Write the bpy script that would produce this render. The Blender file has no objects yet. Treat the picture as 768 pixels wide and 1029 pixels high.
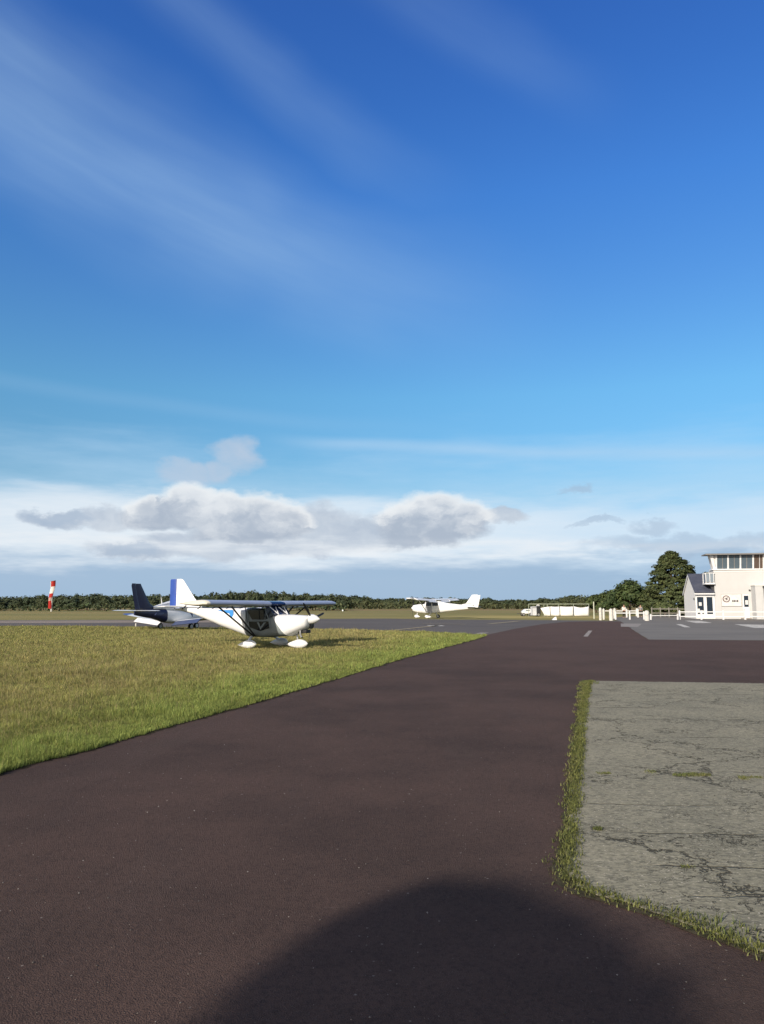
import bpy, math, random
import numpy as np
from mathutils import Vector, Matrix
R = math.radians
S = bpy.context.scene
COL = S.collection
rng = np.random.default_rng(7)
random.seed(7)

# ------------------------------------------------------------------ camera model (also used to read the photograph)
H_EYE, FPX, PW, PH, HORIZON = 1.70, 763.0, 768.0, 1029.0, 607.0
PITCH = math.atan((HORIZON - PH / 2) / FPX)
cp, sp = math.cos(PITCH), math.sin(PITCH)
def ray(px, py):
    u = (px - PW / 2) / FPX; v = (PH / 2 - py) / FPX
    return (u, cp - v * sp, sp + v * cp)
def G(px, py, z=0.0):            # ground point seen at that spot of the photograph
    d = ray(px, py); t = (z - H_EYE) / d[2]
    return (d[0] * t, d[1] * t)
def at(px, py, Y):               # world point at distance Y
    d = ray(px, py); t = Y / d[1]
    return (d[0] * t, Y, H_EYE + d[2] * t)
def azel(px, py):
    d = ray(px, py); return math.atan2(d[0], d[1]), math.atan2(d[2], math.hypot(d[0], d[1]))

SUN_AZ, SUN_EL = 37.0, 25.0      # the sun stands behind the viewer, SUN_AZ degrees to the left
ts = Vector((-math.sin(R(SUN_AZ)) * math.cos(R(SUN_EL)), -math.cos(R(SUN_AZ)) * math.cos(R(SUN_EL)), math.sin(R(SUN_EL))))

# ------------------------------------------------------------------ node helpers
class X:
    """tiny expression wrapper round math nodes"""
    nt = None
    def __init__(s, sock): s.s = sock
    @staticmethod
    def op(name, *a, clamp=False):
        n = X.nt.nodes.new('ShaderNodeMath'); n.operation = name; n.use_clamp = clamp
        for i, q in enumerate(a):
            if isinstance(q, X): X.nt.links.new(q.s, n.inputs[i])
            else: n.inputs[i].default_value = q
        return X(n.outputs[0])
    def __add__(s, o): return X.op('ADD', s, o)
    __radd__ = __add__
    def __sub__(s, o): return X.op('SUBTRACT', s, o)
    def __rsub__(s, o): return X.op('SUBTRACT', o, s)
    def __mul__(s, o): return X.op('MULTIPLY', s, o)
    __rmul__ = __mul__
    def __truediv__(s, o): return X.op('DIVIDE', s, o)
    def abs(s): return X.op('ABSOLUTE', s)
    def max(s, o): return X.op('MAXIMUM', s, o)
    def min(s, o): return X.op('MINIMUM', s, o)
    def pow(s, o): return X.op('POWER', s, o)
    def clamp(s): return X.op('ADD', s, 0.0, clamp=True)
    def step(s, a, b):           # smoothstep a..b
        n = X.nt.nodes.new('ShaderNodeMapRange'); n.interpolation_type = 'SMOOTHSTEP'
        X.nt.links.new(s.s, n.inputs[0]); n.inputs[1].default_value = a; n.inputs[2].default_value = b
        return X(n.outputs[0])
def vec(x, y, z=0.0):
    n = X.nt.nodes.new('ShaderNodeCombineXYZ')
    for i, q in enumerate((x, y, z)):
        if isinstance(q, X): X.nt.links.new(q.s, n.inputs[i])
        else: n.inputs[i].default_value = q
    return n.outputs[0]
def noise(v, scale, detail=4, rough=0.55, dist=0.0):
    n = X.nt.nodes.new('ShaderNodeTexNoise'); n.inputs['Scale'].default_value = scale
    n.inputs['Detail'].default_value = detail; n.inputs['Roughness'].default_value = rough
    n.inputs['Distortion'].default_value = dist
    if v is not None: X.nt.links.new(v, n.inputs['Vector'])
    return X(n.outputs['Fac'])
def noise2(x, y, seed, detail=3, rough=0.58):       # flat noise of two expressions
    n = X.nt.nodes.new('ShaderNodeTexNoise'); n.noise_dimensions = '2D'; n.inputs['Scale'].default_value = 1.0
    n.inputs['Detail'].default_value = detail; n.inputs['Roughness'].default_value = rough
    X.nt.links.new(vec(x + seed * 7.3, y + seed * 3.9), n.inputs['Vector'])
    return X(n.outputs['Fac'])
def voro(v, scale, feature='DISTANCE_TO_EDGE', out='Distance', rnd=1.0):
    n = X.nt.nodes.new('ShaderNodeTexVoronoi'); n.feature = feature
    n.inputs['Scale'].default_value = scale; n.inputs['Randomness'].default_value = rnd
    if v is not None: X.nt.links.new(v, n.inputs['Vector'])
    return n.outputs[out]
def mixc(f, a, b, mode='MIX'):
    n = X.nt.nodes.new('ShaderNodeMix'); n.data_type = 'RGBA'; n.blend_type = mode
    if isinstance(f, X): X.nt.links.new(f.s, n.inputs[0])
    else: n.inputs[0].default_value = f
    for i, q in ((6, a), (7, b)):
        if isinstance(q, tuple): n.inputs[i].default_value = (*q[:3], 1)
        else: X.nt.links.new(q, n.inputs[i])
    return n.outputs[2]
def newmat(name, rough=0.6, spec=0.3, metal=0.0):
    m = bpy.data.materials.new(name); m.use_nodes = True
    X.nt = m.node_tree
    b = X.nt.nodes['Principled BSDF']
    b.inputs['Roughness'].default_value = rough
    b.inputs['Specular IOR Level'].default_value = spec
    b.inputs['Metallic'].default_value = metal
    return m, b
def setc(b, c):
    if isinstance(c, tuple): b.inputs['Base Color'].default_value = (*c[:3], 1)
    else: X.nt.links.new(c, b.inputs['Base Color'])
def bump(b, h, strength=0.4, dist=0.01):
    n = X.nt.nodes.new('ShaderNodeBump'); n.inputs['Strength'].default_value = strength
    n.inputs['Distance'].default_value = dist
    X.nt.links.new(h.s if isinstance(h, X) else h, n.inputs['Height'])
    X.nt.links.new(n.outputs[0], b.inputs['Normal'])
def coords(kind='Object'):
    n = X.nt.nodes.new('ShaderNodeTexCoord'); return n.outputs[kind]
def pos():
    n = X.nt.nodes.new('ShaderNodeNewGeometry'); return n.outputs['Position']
def sepxyz(v):
    n = X.nt.nodes.new('ShaderNodeSeparateXYZ'); X.nt.links.new(v, n.inputs[0])
    return X(n.outputs[0]), X(n.outputs[1]), X(n.outputs[2])
def scalev(v, sx, sy, sz):
    n = X.nt.nodes.new('ShaderNodeMapping'); X.nt.links.new(v, n.inputs[0])
    n.inputs['Scale'].default_value = (sx, sy, sz); return n.outputs[0]

def paint(name, c, rough=0.35, spec=0.5, var=0.10, scale=3.0, metal=0.0, dirt=None):
    """a painted / plain surface with faint real unevenness"""
    m, b = newmat(name, rough, spec, metal)
    o = coords()
    f = noise(o, scale, 5, 0.6)
    d = dirt or tuple(q * (1 - 2.2 * var) for q in c)
    setc(b, mixc(f.step(0.35, 0.75) * 0.8, c, d))
    return m

# ------------------------------------------------------------------ mesh helpers
class MB:
    def __init__(s): s.v = []; s.f = []
    def add(s, vs, fs):
        o = len(s.v); s.v += [tuple(q) for q in vs]; s.f += [tuple(i + o for i in f) for f in fs]; return s
    def box(s, x0, x1, y0, y1, z0, z1, M=None):
        vs = [Vector((x, y, z)) for x in (x0, x1) for y in (y0, y1) for z in (z0, z1)]
        if M is not None: vs = [M @ q for q in vs]
        return s.add(vs, [(0, 1, 3, 2), (4, 6, 7, 5), (0, 4, 5, 1), (2, 3, 7, 6), (0, 2, 6, 4), (1, 5, 7, 3)])
    def tube(s, pts, rad, n=8, squash=1.0):
        pts = [Vector(p) for p in pts]
        if not hasattr(rad, '__len__'): rad = [rad] * len(pts)
        rings = []
        for i, p in enumerate(pts):
            d = (pts[min(i + 1, len(pts) - 1)] - pts[max(i - 1, 0)]).normalized()
            up = Vector((0, 0, 1)) if abs(d.z) < 0.95 else Vector((1, 0, 0))
            a = d.cross(up).normalized(); c = a.cross(d).normalized()
            rings.append([p + a * math.cos(2 * math.pi * k / n) * rad[i] * squash + c * math.sin(2 * math.pi * k / n) * rad[i] for k in range(n)])
        return s.loft(rings)
    def loft(s, rings, cap=True):
        n = len(rings[0]); vs = [q for r in rings for q in r]; fs = []
        for i in range(len(rings) - 1):
            for k in range(n):
                a = i * n + k; c = i * n + (k + 1) % n
                fs.append((a, c, c + n, a + n))
        if cap: fs.append(tuple(range(n))[::-1]); fs.append(tuple((len(rings) - 1) * n + k for k in range(n)))
        return s.add(vs, fs)
    def prism(s, poly, ext):
        """polygon of 3D points pushed along ext"""
        e = Vector(ext); n = len(poly); a = [Vector(p) for p in poly]
        vs = a + [p + e for p in a]
        fs = [tuple(range(n))[::-1], tuple(range(n, 2 * n))] + [(k, (k + 1) % n, (k + 1) % n + n, k + n) for k in range(n)]
        return s.add(vs, fs)
    def lathe(s, prof, c=(0, 0, 0), n=20, axis='z'):
        rings = []
        for (h, r) in prof:
            ring = []
            for k in range(n):
                a = 2 * math.pi * k / n; q = (r * math.cos(a), r * math.sin(a))
                p = (q[0], q[1], h) if axis == 'z' else ((h, q[0], q[1]) if axis == 'x' else (q[0], h, q[1]))
                ring.append(Vector(p) + Vector(c))
            rings.append(ring)
        return s.loft(rings)
    def build(s, name, mat, parent=None, smooth=True, bevel=0.0, angle=40):
        me = bpy.data.meshes.new(name); me.from_pydata(s.v, [], s.f)
        me.validate(); me.update()
        import bmesh
        bm = bmesh.new(); bm.from_mesh(me); bmesh.ops.recalc_face_normals(bm, faces=bm.faces)
        bm.to_mesh(me); bm.free()
        if smooth:
            me.polygons.foreach_set('use_smooth', [True] * len(me.polygons)); me.set_sharp_from_angle(angle=R(angle))
        me.materials.append(mat)
        o = bpy.data.objects.new(name, me); COL.objects.link(o)
        if parent is not None: o.parent = parent
        if bevel:
            bv = o.modifiers.new('Bevel', 'BEVEL'); bv.width = bevel; bv.segments = 2; bv.limit_method = 'ANGLE'
        return o
def npmesh(name, verts, faces, mat, parent=None, color=None, smooth=False):
    """verts (n,3), faces (m,k) numpy, all faces k-gons"""
    me = bpy.data.meshes.new(name)
    nv, (m, k) = len(verts), faces.shape
    me.vertices.add(nv); me.vertices.foreach_set('co', np.ascontiguousarray(verts, dtype=np.float32).ravel())
    me.loops.add(m * k); me.loops.foreach_set('vertex_index', np.ascontiguousarray(faces, dtype=np.int32).ravel())
    me.polygons.add(m); me.polygons.foreach_set('loop_start', np.arange(0, m * k, k, dtype=np.int32))
    if smooth: me.polygons.foreach_set('use_smooth', np.ones(m, dtype=bool))
    me.update(calc_edges=True)
    if color is not None:
        a = me.color_attributes.new('tint', 'FLOAT_COLOR', 'POINT')
        a.data.foreach_set('color', np.ascontiguousarray(color, dtype=np.float32).ravel())
    me.materials.append(mat)
    o = bpy.data.objects.new(name, me); COL.objects.link(o)
    if parent is not None: o.parent = parent
    return o
def tag(o, label=None, cat=None, group=None, kind=None):
    if label: o['label'] = label
    if cat: o['category'] = cat
    if group: o['group'] = group
    if kind: o['kind'] = kind
    return o
def thing(name, label, cat, loc=(0, 0, 0), rz=0.0, group=None):
    o = bpy.data.objects.new(name, None); COL.objects.link(o); o.empty_display_size = 0.3
    o.location = loc; o.rotation_euler = (0, 0, rz)
    return tag(o, label, cat, group)
def dup(root, loc, rz=0.0, scale=None, label=None):
    r = root.copy(); COL.objects.link(r); r.location = loc; r.rotation_euler = (0, 0, rz)
    if scale: r.scale = scale
    if label: r['label'] = label
    for ch in list(root.children):
        c = ch.copy(); COL.objects.link(c); c.parent = r
        for g in list(ch.children):
            d = g.copy(); COL.objects.link(d); d.parent = c
    return r

# ------------------------------------------------------------------ render settings, camera, sun
S.view_settings.view_transform = 'Standard'; S.view_settings.look = 'None'
S.view_settings.exposure = 0.25; S.view_settings.gamma = 1.0; S.view_settings.use_curve_mapping = False
S.render.engine = 'CYCLES'
S.cycles.max_bounces = 6; S.cycles.transparent_max_bounces = 8
cam = bpy.data.cameras.new('camera'); co = bpy.data.objects.new('camera', cam); COL.objects.link(co)
cam.sensor_fit = 'VERTICAL'; cam.sensor_height = 36.0; cam.lens = 36.0 * FPX / PH
cam.clip_end = 8000.0; cam.clip_start = 0.05
co.location = (0, 0, H_EYE); co.rotation_euler = (R(90) + PITCH, 0, 0)
S.camera = co
sl = bpy.data.lights.new('sun', 'SUN'); sl.energy = 4.3; sl.angle = R(0.53); sl.color = (1.0, 0.90, 0.76)
so = bpy.data.objects.new('sun', sl); COL.objects.link(so); so.rotation_euler = ts.to_track_quat('Z', 'Y').to_euler()
so.location = (0, 0, 50)
# ------------------------------------------------------------------ sky
W = bpy.data.worlds.new('World'); S.world = W; W.use_nodes = True
X.nt = W.node_tree
bg = X.nt.nodes['Background']
sky = X.nt.nodes.new('ShaderNodeTexSky'); sky.sky_type = 'NISHITA'; sky.sun_disc = False
sky.sun_elevation = R(SUN_EL); sky.sun_rotation = R(180 + SUN_AZ)
sky.altitude = 0; sky.air_density = 1.0; sky.dust_density = 0.5; sky.ozone_density = 2.0
hs = X.nt.nodes.new('ShaderNodeHueSaturation'); hs.inputs['Saturation'].default_value = 1.0
X.nt.links.new(sky.outputs[0], hs.inputs['Color'])
dx, dy, dz = sepxyz(coords('Generated'))
az = X.op('ARCTAN2', dx, dy)
el = X.op('ARCTAN2', dz, X.op('SQRT', dx * dx + dy * dy))
D = math.degrees
azd = az * 57.2958; eld = el * 57.2958
def AE(px, py):
    a, e = azel(px, py); return D(a), D(e)
K = 1.0 / 0.15 / 1.189     # cloud colours below are given as they look at world strength 0.15, exposure 0.25
def cl(r, g, b): return (r * K, g * K, b * K)
base = hs.outputs[0]
# a clear blue that deepens with height, pale and greenish-cyan low down
tint = X.nt.nodes.new('ShaderNodeValToRGB')
X.nt.links.new((eld / 60.0).clamp().s, tint.inputs[0])
SKY_TINT = tint
cr = tint.color_ramp
stops = [(0.0, (0.327, 0.531, 0.972)), (0.0583, (0.341, 0.451, 0.644)), (0.1334, (0.377, 0.569, 0.649)), (0.2574, (0.396, 0.711, 0.822)), (0.3769, (0.343, 0.662, 0.95)), (0.4886, (0.285, 0.639, 1.072)), (0.5904, (0.245, 0.569, 1.065)), (0.6731, (0.23, 0.534, 1.074)), (0.74, (0.268, 0.53, 1.0)), (0.92, (1.0, 0.8, 0.68)), (1.0, (1.12, 0.87, 0.7))]  # topmost stops, above the view, warmed to tint the shadows

cr.elements[0].position = stops[0][0]; cr.elements[0].color = (*stops[0][1], 1)
cr.elements[1].position = stops[-1][0]; cr.elements[1].color = (*stops[-1][1], 1)
for p, c in stops[1:-1]:
    e = cr.elements.new(p); e.color = (*c, 1)
# unseen sky behind the viewer made milky and warm to fill the shadows
half = 1.0 - dy.step(-0.35, 0.45)
base = mixc(1.0, base, mixc(half, tint.outputs[0], (1.60, 1.14, 0.80)), 'MULTIPLY')

BIG = noise2(azd * 0.06, eld * 0.10, 4.0, 2, 0.5)
# high cirrus veils: broad soft streaks fanning down to the right
def streak(p0, p1, width, soft, seed, amt, along=(0.0, 1.0)):
    (a0, e0), (a1, e1) = AE(*p0), AE(*p1)
    L = math.hypot(a1 - a0, e1 - e0); ux, uy = (a1 - a0) / L, (e1 - e0) / L
    u = (azd - a0) * ux + (eld - e0) * uy
    v = (azd - a0) * (-uy) + (eld - e0) * ux
    n1 = BIG
    w = noise2(u * 0.07, v * 0.5, seed + 3.1, 3, 0.55)
    vv = (v + (n1 - 0.5) * soft).abs()
    m = 1.0 - vv.step(0.0, width)
    fade = u.step(-6.0, 2.0) * (1.0 - u.step(L * 0.45, L))
    return m * fade * (0.62 + 0.62 * (w - 0.25).max(0.0)) * amt
veil = streak((-90, 40), (600, 345), 7.4, 5.0, 1.7, 0.36)
veil = veil.max(streak((150, -30), (500, 225), 3.0, 4.0, 5.2, 0.14))
veil = veil.max(streak((400, -10), (650, 110), 3.0, 3.0, 9.4, 0.10))
veil = veil.max(streak((-80, 365), (520, 436), 0.9, 0.8, 12.0, 0.12))
thin = streak((330, 446), (1200, 424), 0.75, 0.7, 21.0, 0.62)
veil = veil.max(thin)
col = mixc(veil.clamp(), base, cl(0.44, 0.65, 0.87))

# pale stratus sheet low over the fields, thicker to the left, with wispy ragged edges
ns = noise2(azd * 0.07, eld * 0.42, 3.0, 5)
nw = noise2(azd * 0.16, eld * 1.1, 8.0, 4, 0.62)
e_hi = AE(384, 470)[1]; e_top = AE(384, 505)[1]; e_lo = AE(384, 566)[1]
haze1 = (1.0 - (eld + (ns - 0.5) * 7.0).step(e_top - 1.2, e_hi + 3.0)) * 0.55
col = mixc(haze1.clamp(), col, cl(0.50, 0.70, 0.90))
left = 1.0 - azd.step(-3.0, 26.0)
sheet = (1.0 - (eld + (ns - 0.5) * 3.6 + (nw - 0.5) * 1.5 - left * 0.5).step(e_top - 1.9, e_top + 0.7)) * (0.72 + 0.5 * (nw - 0.3))
col = mixc((sheet * (0.50 + 0.44 * left)).clamp(), col, cl(0.84, 0.89, 0.94))
# blue-grey murk right above the horizon
mk = ns
murk = 1.0 - (eld + (mk - 0.5) * 4.2 + (nw - 0.5) * 0.8).step(e_lo - 0.9, e_lo + 0.9)
col = mixc((murk * 0.86).clamp(), col, cl(0.315, 0.465, 0.650))
low = 1.0 - eld.step(-0.5, 2.2)
col = mixc((low * 0.55).clamp(), col, cl(0.36, 0.50, 0.66))

# fair-weather cumulus
w1 = noise2(azd * 0.24, eld * 0.42, 31.0, 6, 0.6) - 0.5
w2 = noise2(azd * 0.24, eld * 0.42, 38.7, 6, 0.6) - 0.5
def blobs(lst, seed, wob):
    A = azd + w1 * wob; E = eld + w2 * wob * 0.7
    d = None
    for (px, py, rx, ry) in lst:
        a, e = AE(px, py); ra = rx / FPX * 57.3; re = ry / FPX * 57.3
        qa = (A - a) / ra; qe = (E - e) / re
        q = 1.0 - qa * qa - qe * qe
        d = q if d is None else d.max(q)
    return d, None
# faint upper wisp, then the soft grey heaps with sunlit caps
nb = noise2(azd * 0.30 + w1 * 0.9, eld * 0.46 + w2 * 0.9, 51.0, 5, 0.56)
nf_ = noise2(azd * 0.75 + w1 * 1.6, eld * 1.05 + w2 * 1.6, 71.0, 4, 0.6)
d0 = blobs([(238, 456, 30, 25), (222, 472, 24, 16), (190, 476, 36, 14)], 31.0, 3.0)[0]
col = mixc((d0.step(0.0, 0.95) * (0.35 + 0.75 * nb)).clamp(), col, cl(0.50, 0.60, 0.74))
THIN = [(62, 522, 34, 10), (110, 522, 40, 12), (325, 526, 46, 22), (360, 536, 46, 18), (140, 553, 52, 10), (300, 545, 90, 13), (505, 519, 26, 9), (200, 548, 80, 14)]
d4 = blobs(THIN, 37.0, 3.0)[0]
cthin = mixc((nb * 1.8 - 0.5).clamp(), cl(0.42, 0.50, 0.62), cl(0.66, 0.72, 0.79))
col = mixc((d4.step(-0.1, 0.7) * 0.88).clamp(), col, cthin)
BODY = [(158, 515, 34, 20), (188, 508, 36, 27), (225, 517, 40, 27), (262, 519, 38, 28), (290, 524, 30, 20), (240, 534, 56, 16), (408, 527, 34, 26), (436, 520, 44, 32), (466, 522, 36, 24), (425, 538, 50, 14)]
d1 = blobs(BODY, 37.0, 2.6)[0]
keepA, keepE = azd, eld
azd, eld = azd + 0.45, eld + 1.0          # a step towards the light: upper left
dup_ = blobs(BODY, 37.0, 2.6)[0]
azd, eld = keepA, keepE
top = (d1 - dup_).max(0.0)
cap = (top * 1.6 - 0.20 + (nf_ - 0.5) * 1.9).step(0.05, 0.70) * (1.0 - d1.step(0.30, 0.90) * 0.8)
up_ = (eld - AE(0, 545)[1]) / (AE(0, 495)[1] - AE(0, 545)[1])
inner = (up_ * 0.55 + (nb - 0.5) * 1.9 + (nf_ - 0.5) * 0.5 + 0.0).step(0.0, 1.0)
cc = mixc(inner, cl(0.41, 0.48, 0.585), cl(0.73, 0.77, 0.82))
cc = mixc(cap * 0.95, cc, cl(0.90, 0.92, 0.93))
col = mixc((d1.step(-0.05, 0.60) * 0.95).clamp(), col, cc)
# ragged bright streaks of stratus under and beside the heaps
e_b = AE(384, 551)[1]
band = (1.0 - ((eld - e_b + (ns - 0.5) * 3.4 + azd * 0.015).abs()).step(0.12, 0.95)) * (nw * 1.9 - 0.42).clamp()
band = band * (1.0 - d1.step(0.0, 0.7) * 0.75)
col = mixc((band * 0.9).clamp(), col, cl(0.84, 0.88, 0.92))
# small dark shreds inside the sheet
d3 = blobs([(592, 525, 30, 4), (655, 530, 36, 9), (700, 548, 120, 12), (585, 490, 22, 6), (60, 520, 30, 9), (130, 553, 30, 7)], 61.0, 4.0)[0]
col = mixc((d3.step(0.0, 0.9) * 0.5).clamp(), col, cl(0.36, 0.47, 0.62))
# below the horizon the world is just far ground
gnd = 1.0 - eld.step(-1.2, -0.3)
col = mixc(gnd, col, cl(0.10, 0.11, 0.07))
X.nt.links.new(col, bg.inputs['Color'])
bg.inputs['Strength'].default_value = 0.15
W.cycles.sampling_method = 'MANUAL'; W.cycles.sample_map_resolution = 256
# ------------------------------------------------------------------ ground materials
def m_field():
    m, b = newmat('field_grass', 0.95, 0.1)
    p = pos()
    n1 = noise(scalev(p, 0.010, 0.022, 1), 1.0, 5, 0.6); n2 = noise(p, 0.35, 5, 0.65); n3 = noise(scalev(p, 6, 6, 6), 1.0, 4, 0.7)
    c = mixc(n1.step(0.38, 0.62), (0.270, 0.230, 0.092), (0.190, 0.186, 0.072))
    c = mixc(n2.step(0.5, 0.72) * 0.55, c, (0.330, 0.270, 0.130))
    c = mixc(n3.step(0.45, 0.75) * 0.55, c, (0.10, 0.10, 0.04))
    x, y, z = sepxyz(p)
    r = noise(scalev(p, 0.006, 0.03, 1), 1.0, 3, 0.5)
    c = mixc(y.step(120, 210) * r.step(0.42, 0.6) * 0.7, c, (0.23, 0.15, 0.088))     # russet heath far out
    c = mixc((y.step(90, 97) * (1.0 - y.step(100, 122)) * x.step(4, 14) * (1.0 - x.step(26, 40))) * 0.8, c, (0.40, 0.33, 0.13))
    setc(b, c); bump(b, n3, 0.8, 0.05)
    return m
def m_tarmac():
    m, b = newmat('red_tarmac', 0.92, 0.12)
    p = pos(); x, y, z = sepxyz(p)
    n1 = noise(p, 0.30, 6, 0.66); n2 = noise(scalev(p, 1.6, 0.35, 1), 1.0, 5, 0.6); n3 = noise(p, 42.0, 4, 0.8)
    nf = noise(p, 150.0, 3, 0.75)
    c = mixc(n1.step(0.36, 0.64), (0.098, 0.0635, 0.0530), (0.064, 0.0430, 0.0370))
    # paver lanes, each its own tone, with a thin dark seam between
    u = x * 0.985 - y * 0.17 + (noise(p, 0.8, 3, 0.6) - 0.5) * 0.06; lane = u / 2.9 + 0.37
    fr_ = X.op('FRACT', lane); idx = X.op('FLOOR', lane); tone = X.op('FRACT', X.op('SINE', idx * 12.9898) * 43758.55)
    c = mixc(tone * 0.30, c, (0.096, 0.066, 0.057))
    seam = (1.0 - (fr_ - 0.5).abs().step(0.0, 0.006)) * noise(p, 1.1, 3, 0.6).step(0.38, 0.55)
    c = mixc(seam * 0.14, c, (0.020, 0.016, 0.016))
    # old drips and scuffs
    sp_ = noise(p, 1.5, 5, 0.7); c = mixc(sp_.step(0.66, 0.72) * 0.5, c, (0.030, 0.024, 0.024))
    c = mixc(noise(scalev(p, 2.4, 7.0, 1), 1.0, 4, 0.7).step(0.70, 0.76) * 0.5, c, (0.145, 0.115, 0.105))
    c = mixc(n2.step(0.5, 0.8) * 0.45, c, (0.090, 0.065, 0.057))
    c = mixc(y.step(14, 40) * 0.6, c, (0.112, 0.072, 0.061))            # paler, redder tone further on
    st = noise(scalev(p, 0.5, 3.0, 1), 1.0, 4, 0.65)
    c = mixc(st.step(0.6, 0.78) * y.step(9, 16) * 0.35, c, (0.115, 0.082, 0.076))
    c = mixc(n3.step(0.44, 0.66) * 0.50, c, (0.022, 0.017, 0.017))
    c = mixc(nf.step(0.60, 0.70) * 0.65, c, (0.20, 0.165, 0.15))        # pale chippings in the binder
    v = voro(p, 26.0, 'F1', 'Distance'); vc = voro(p, 26.0, 'F1', 'Color')
    vr, vg, vb = sepxyz(vc)
    c = mixc((1.0 - X(v).step(0.10, 0.22)) * vr.step(0.965, 0.98), c, (0.22, 0.19, 0.17))
    fine = voro(p, 120.0, 'F1', 'Distance')
    setc(b, c)
    bump(b, X(fine) * 0.6 + nf * 0.6 + n3 * 0.8, 1.0, 0.008)
    return m
def m_apron(name, c0, c1, c2, sc=1.0):
    m, b = newmat(name, 0.85, 0.2)
    p = pos()
    n1 = noise(scalev(p, 0.12, 0.3, 1), sc, 5, 0.6); n2 = noise(scalev(p, 0.5, 2.2, 1), sc, 5, 0.62); n3 = noise(p, 30, 3, 0.6)
    c = mixc(n1.step(0.35, 0.65), c0, c1); c = mixc(n2.step(0.52, 0.75) * 0.6, c, c2)
    c = mixc(n3.step(0.45, 0.8) * 0.35, c, tuple(q * 0.4 for q in c0))
    setc(b, c); bump(b, n3, 0.4, 0.006)
    return m
JOINTS = [G(670, q)[1] for q in (699, 712, 724, 742, 779, 812, 843, 876, 909)]
def m_slab():
    m, b = newmat('weathered_concrete', 0.92, 0.15)
    p = pos(); x, y, z = sepxyz(p)
    n1 = noise(p, 0.55, 5, 0.62); n2 = noise(scalev(p, 1.2, 5.0, 1), 1.0, 6, 0.68); n3 = noise(scalev(p, 24, 34, 24), 1.0, 4, 0.75); n4 = noise(scalev(p, 5, 11, 5), 1.0, 6, 0.72)
    c = mixc(n1.step(0.35, 0.7), (0.285, 0.268, 0.196), (0.215, 0.206, 0.154))
    c = mixc(n2.step(0.52, 0.78) * 0.6, c, (0.335, 0.318, 0.240))
    c = mixc(n4.step(0.52, 0.75) * 0.55, c, (0.175, 0.168, 0.138))
    c = mixc(n3.step(0.43, 0.62) * 0.68, c, (0.090, 0.088, 0.070))
    c = mixc(noise(scalev(p, 16, 42, 16), 1.7, 4, 0.75).step(0.54, 0.66) * 0.6, c, (0.50, 0.46, 0.37))
    vc = voro(p, 45.0, 'F1', 'Color'); vd = voro(p, 45.0, 'F1', 'Distance'); vr, vg, vb = sepxyz(vc)
    c = mixc((1.0 - X(vd).step(0.15, 0.3)) * vr.step(0.86, 0.9), c, (0.55, 0.50, 0.42))
    # crack network: cell edges, crooked, present only here and there
    w = noise(p, 2.2, 5, 0.7); w2 = noise(scalev(p, 1, 1, 1), 3.7, 5, 0.7)
    q = vec(x + (w - 0.5) * 1.3, y + (w2 - 0.5) * 1.3)
    e = X(voro(q, 0.62)); keep = noise(p, 0.7, 2, 0.5)
    width = noise(p, 3.0, 3, 0.6)
    ck = (1.0 - e.step(0.002, 0.012)) * keep.step(0.38, 0.48)
    e2 = X(voro(q, 1.7)); ck2 = (1.0 - e2.step(0.002, 0.015)) * keep.step(0.50, 0.60)
    # straight day-work joints across the slab
    jl = None
    wob = noise(scalev(p, 1.4, 0.6, 1), 1.0, 5, 0.7)
    for i, Y in enumerate(JOINTS):
        hw = 0.006 + 0.0010 * Y
        d = (y - Y + x * (0.035 if i % 2 else 0.02) - 0.1 + (wob - 0.5) * (0.16 + 0.012 * Y)).abs()
        g = 1.0 - d.step(hw * 0.4, hw * 1.3)
        jl = g if jl is None else jl.max(g)
    gap = noise(scalev(p, 0.9, 0.3, 1), 1.0, 4, 0.6)
    jl = jl * gap.step(0.44, 0.58)
    crack = ck.max(ck2).max(jl).clamp()
    c = mixc(crack * 0.85, c, (0.034, 0.031, 0.022))
    setc(b, c)
    bump(b, n3 * 0.35 + n4 * 0.4 - crack * 1.5, 0.7, 0.012)
    return m
def m_mark(name, c, wear=(0.40, 0.62)):
    m, b = newmat(name, 0.8, 0.2)
    p = pos(); f = noise(p, 3.0, 6, 0.75)
    setc(b, mixc(f.step(*wear), c, tuple(0.45 * q + 0.05 for q in c)))
    return m

from mathutils.geometry import tessellate_polygon
def jitter(pts, step, amp, closed=True):
    out = []
    n = len(pts)
    for i in range(n if closed else n - 1):
        a = Vector(pts[i]); c = Vector(pts[(i + 1) % n]); L = (c - a).length
        k = max(1, int(L / step)) if L < 120 else 1
        d = (c - a).normalized() if L > 0 else Vector((1, 0)); nn = Vector((-d.y, d.x))
        for j in range(k):
            t = j / k
            out.append(a.lerp(c, t) + nn * (random.uniform(-amp, amp) if 0 < j else 0))
    return out
def sheet(name, pts, z, mat, kind='structure', step=0.3, amp=0.0, drop=0.0):
    if amp: pts = jitter(pts, step, amp)
    v3 = [Vector((p[0], p[1], z)) for p in pts]
    tris = tessellate_polygon([v3])
    mb = MB(); mb.add(v3, [tuple(t) for t in tris])
    if drop:
        n = len(v3); low = [Vector((p.x, p.y, z - drop)) for p in v3]
        mb.add(v3 + low, [(k, (k + 1) % n, (k + 1) % n + n, k + n) for k in range(n)])
    o = mb.build(name, mat, smooth=False)
    for pol in o.data.polygons:
        pass
    return tag(o, kind=kind)

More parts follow.
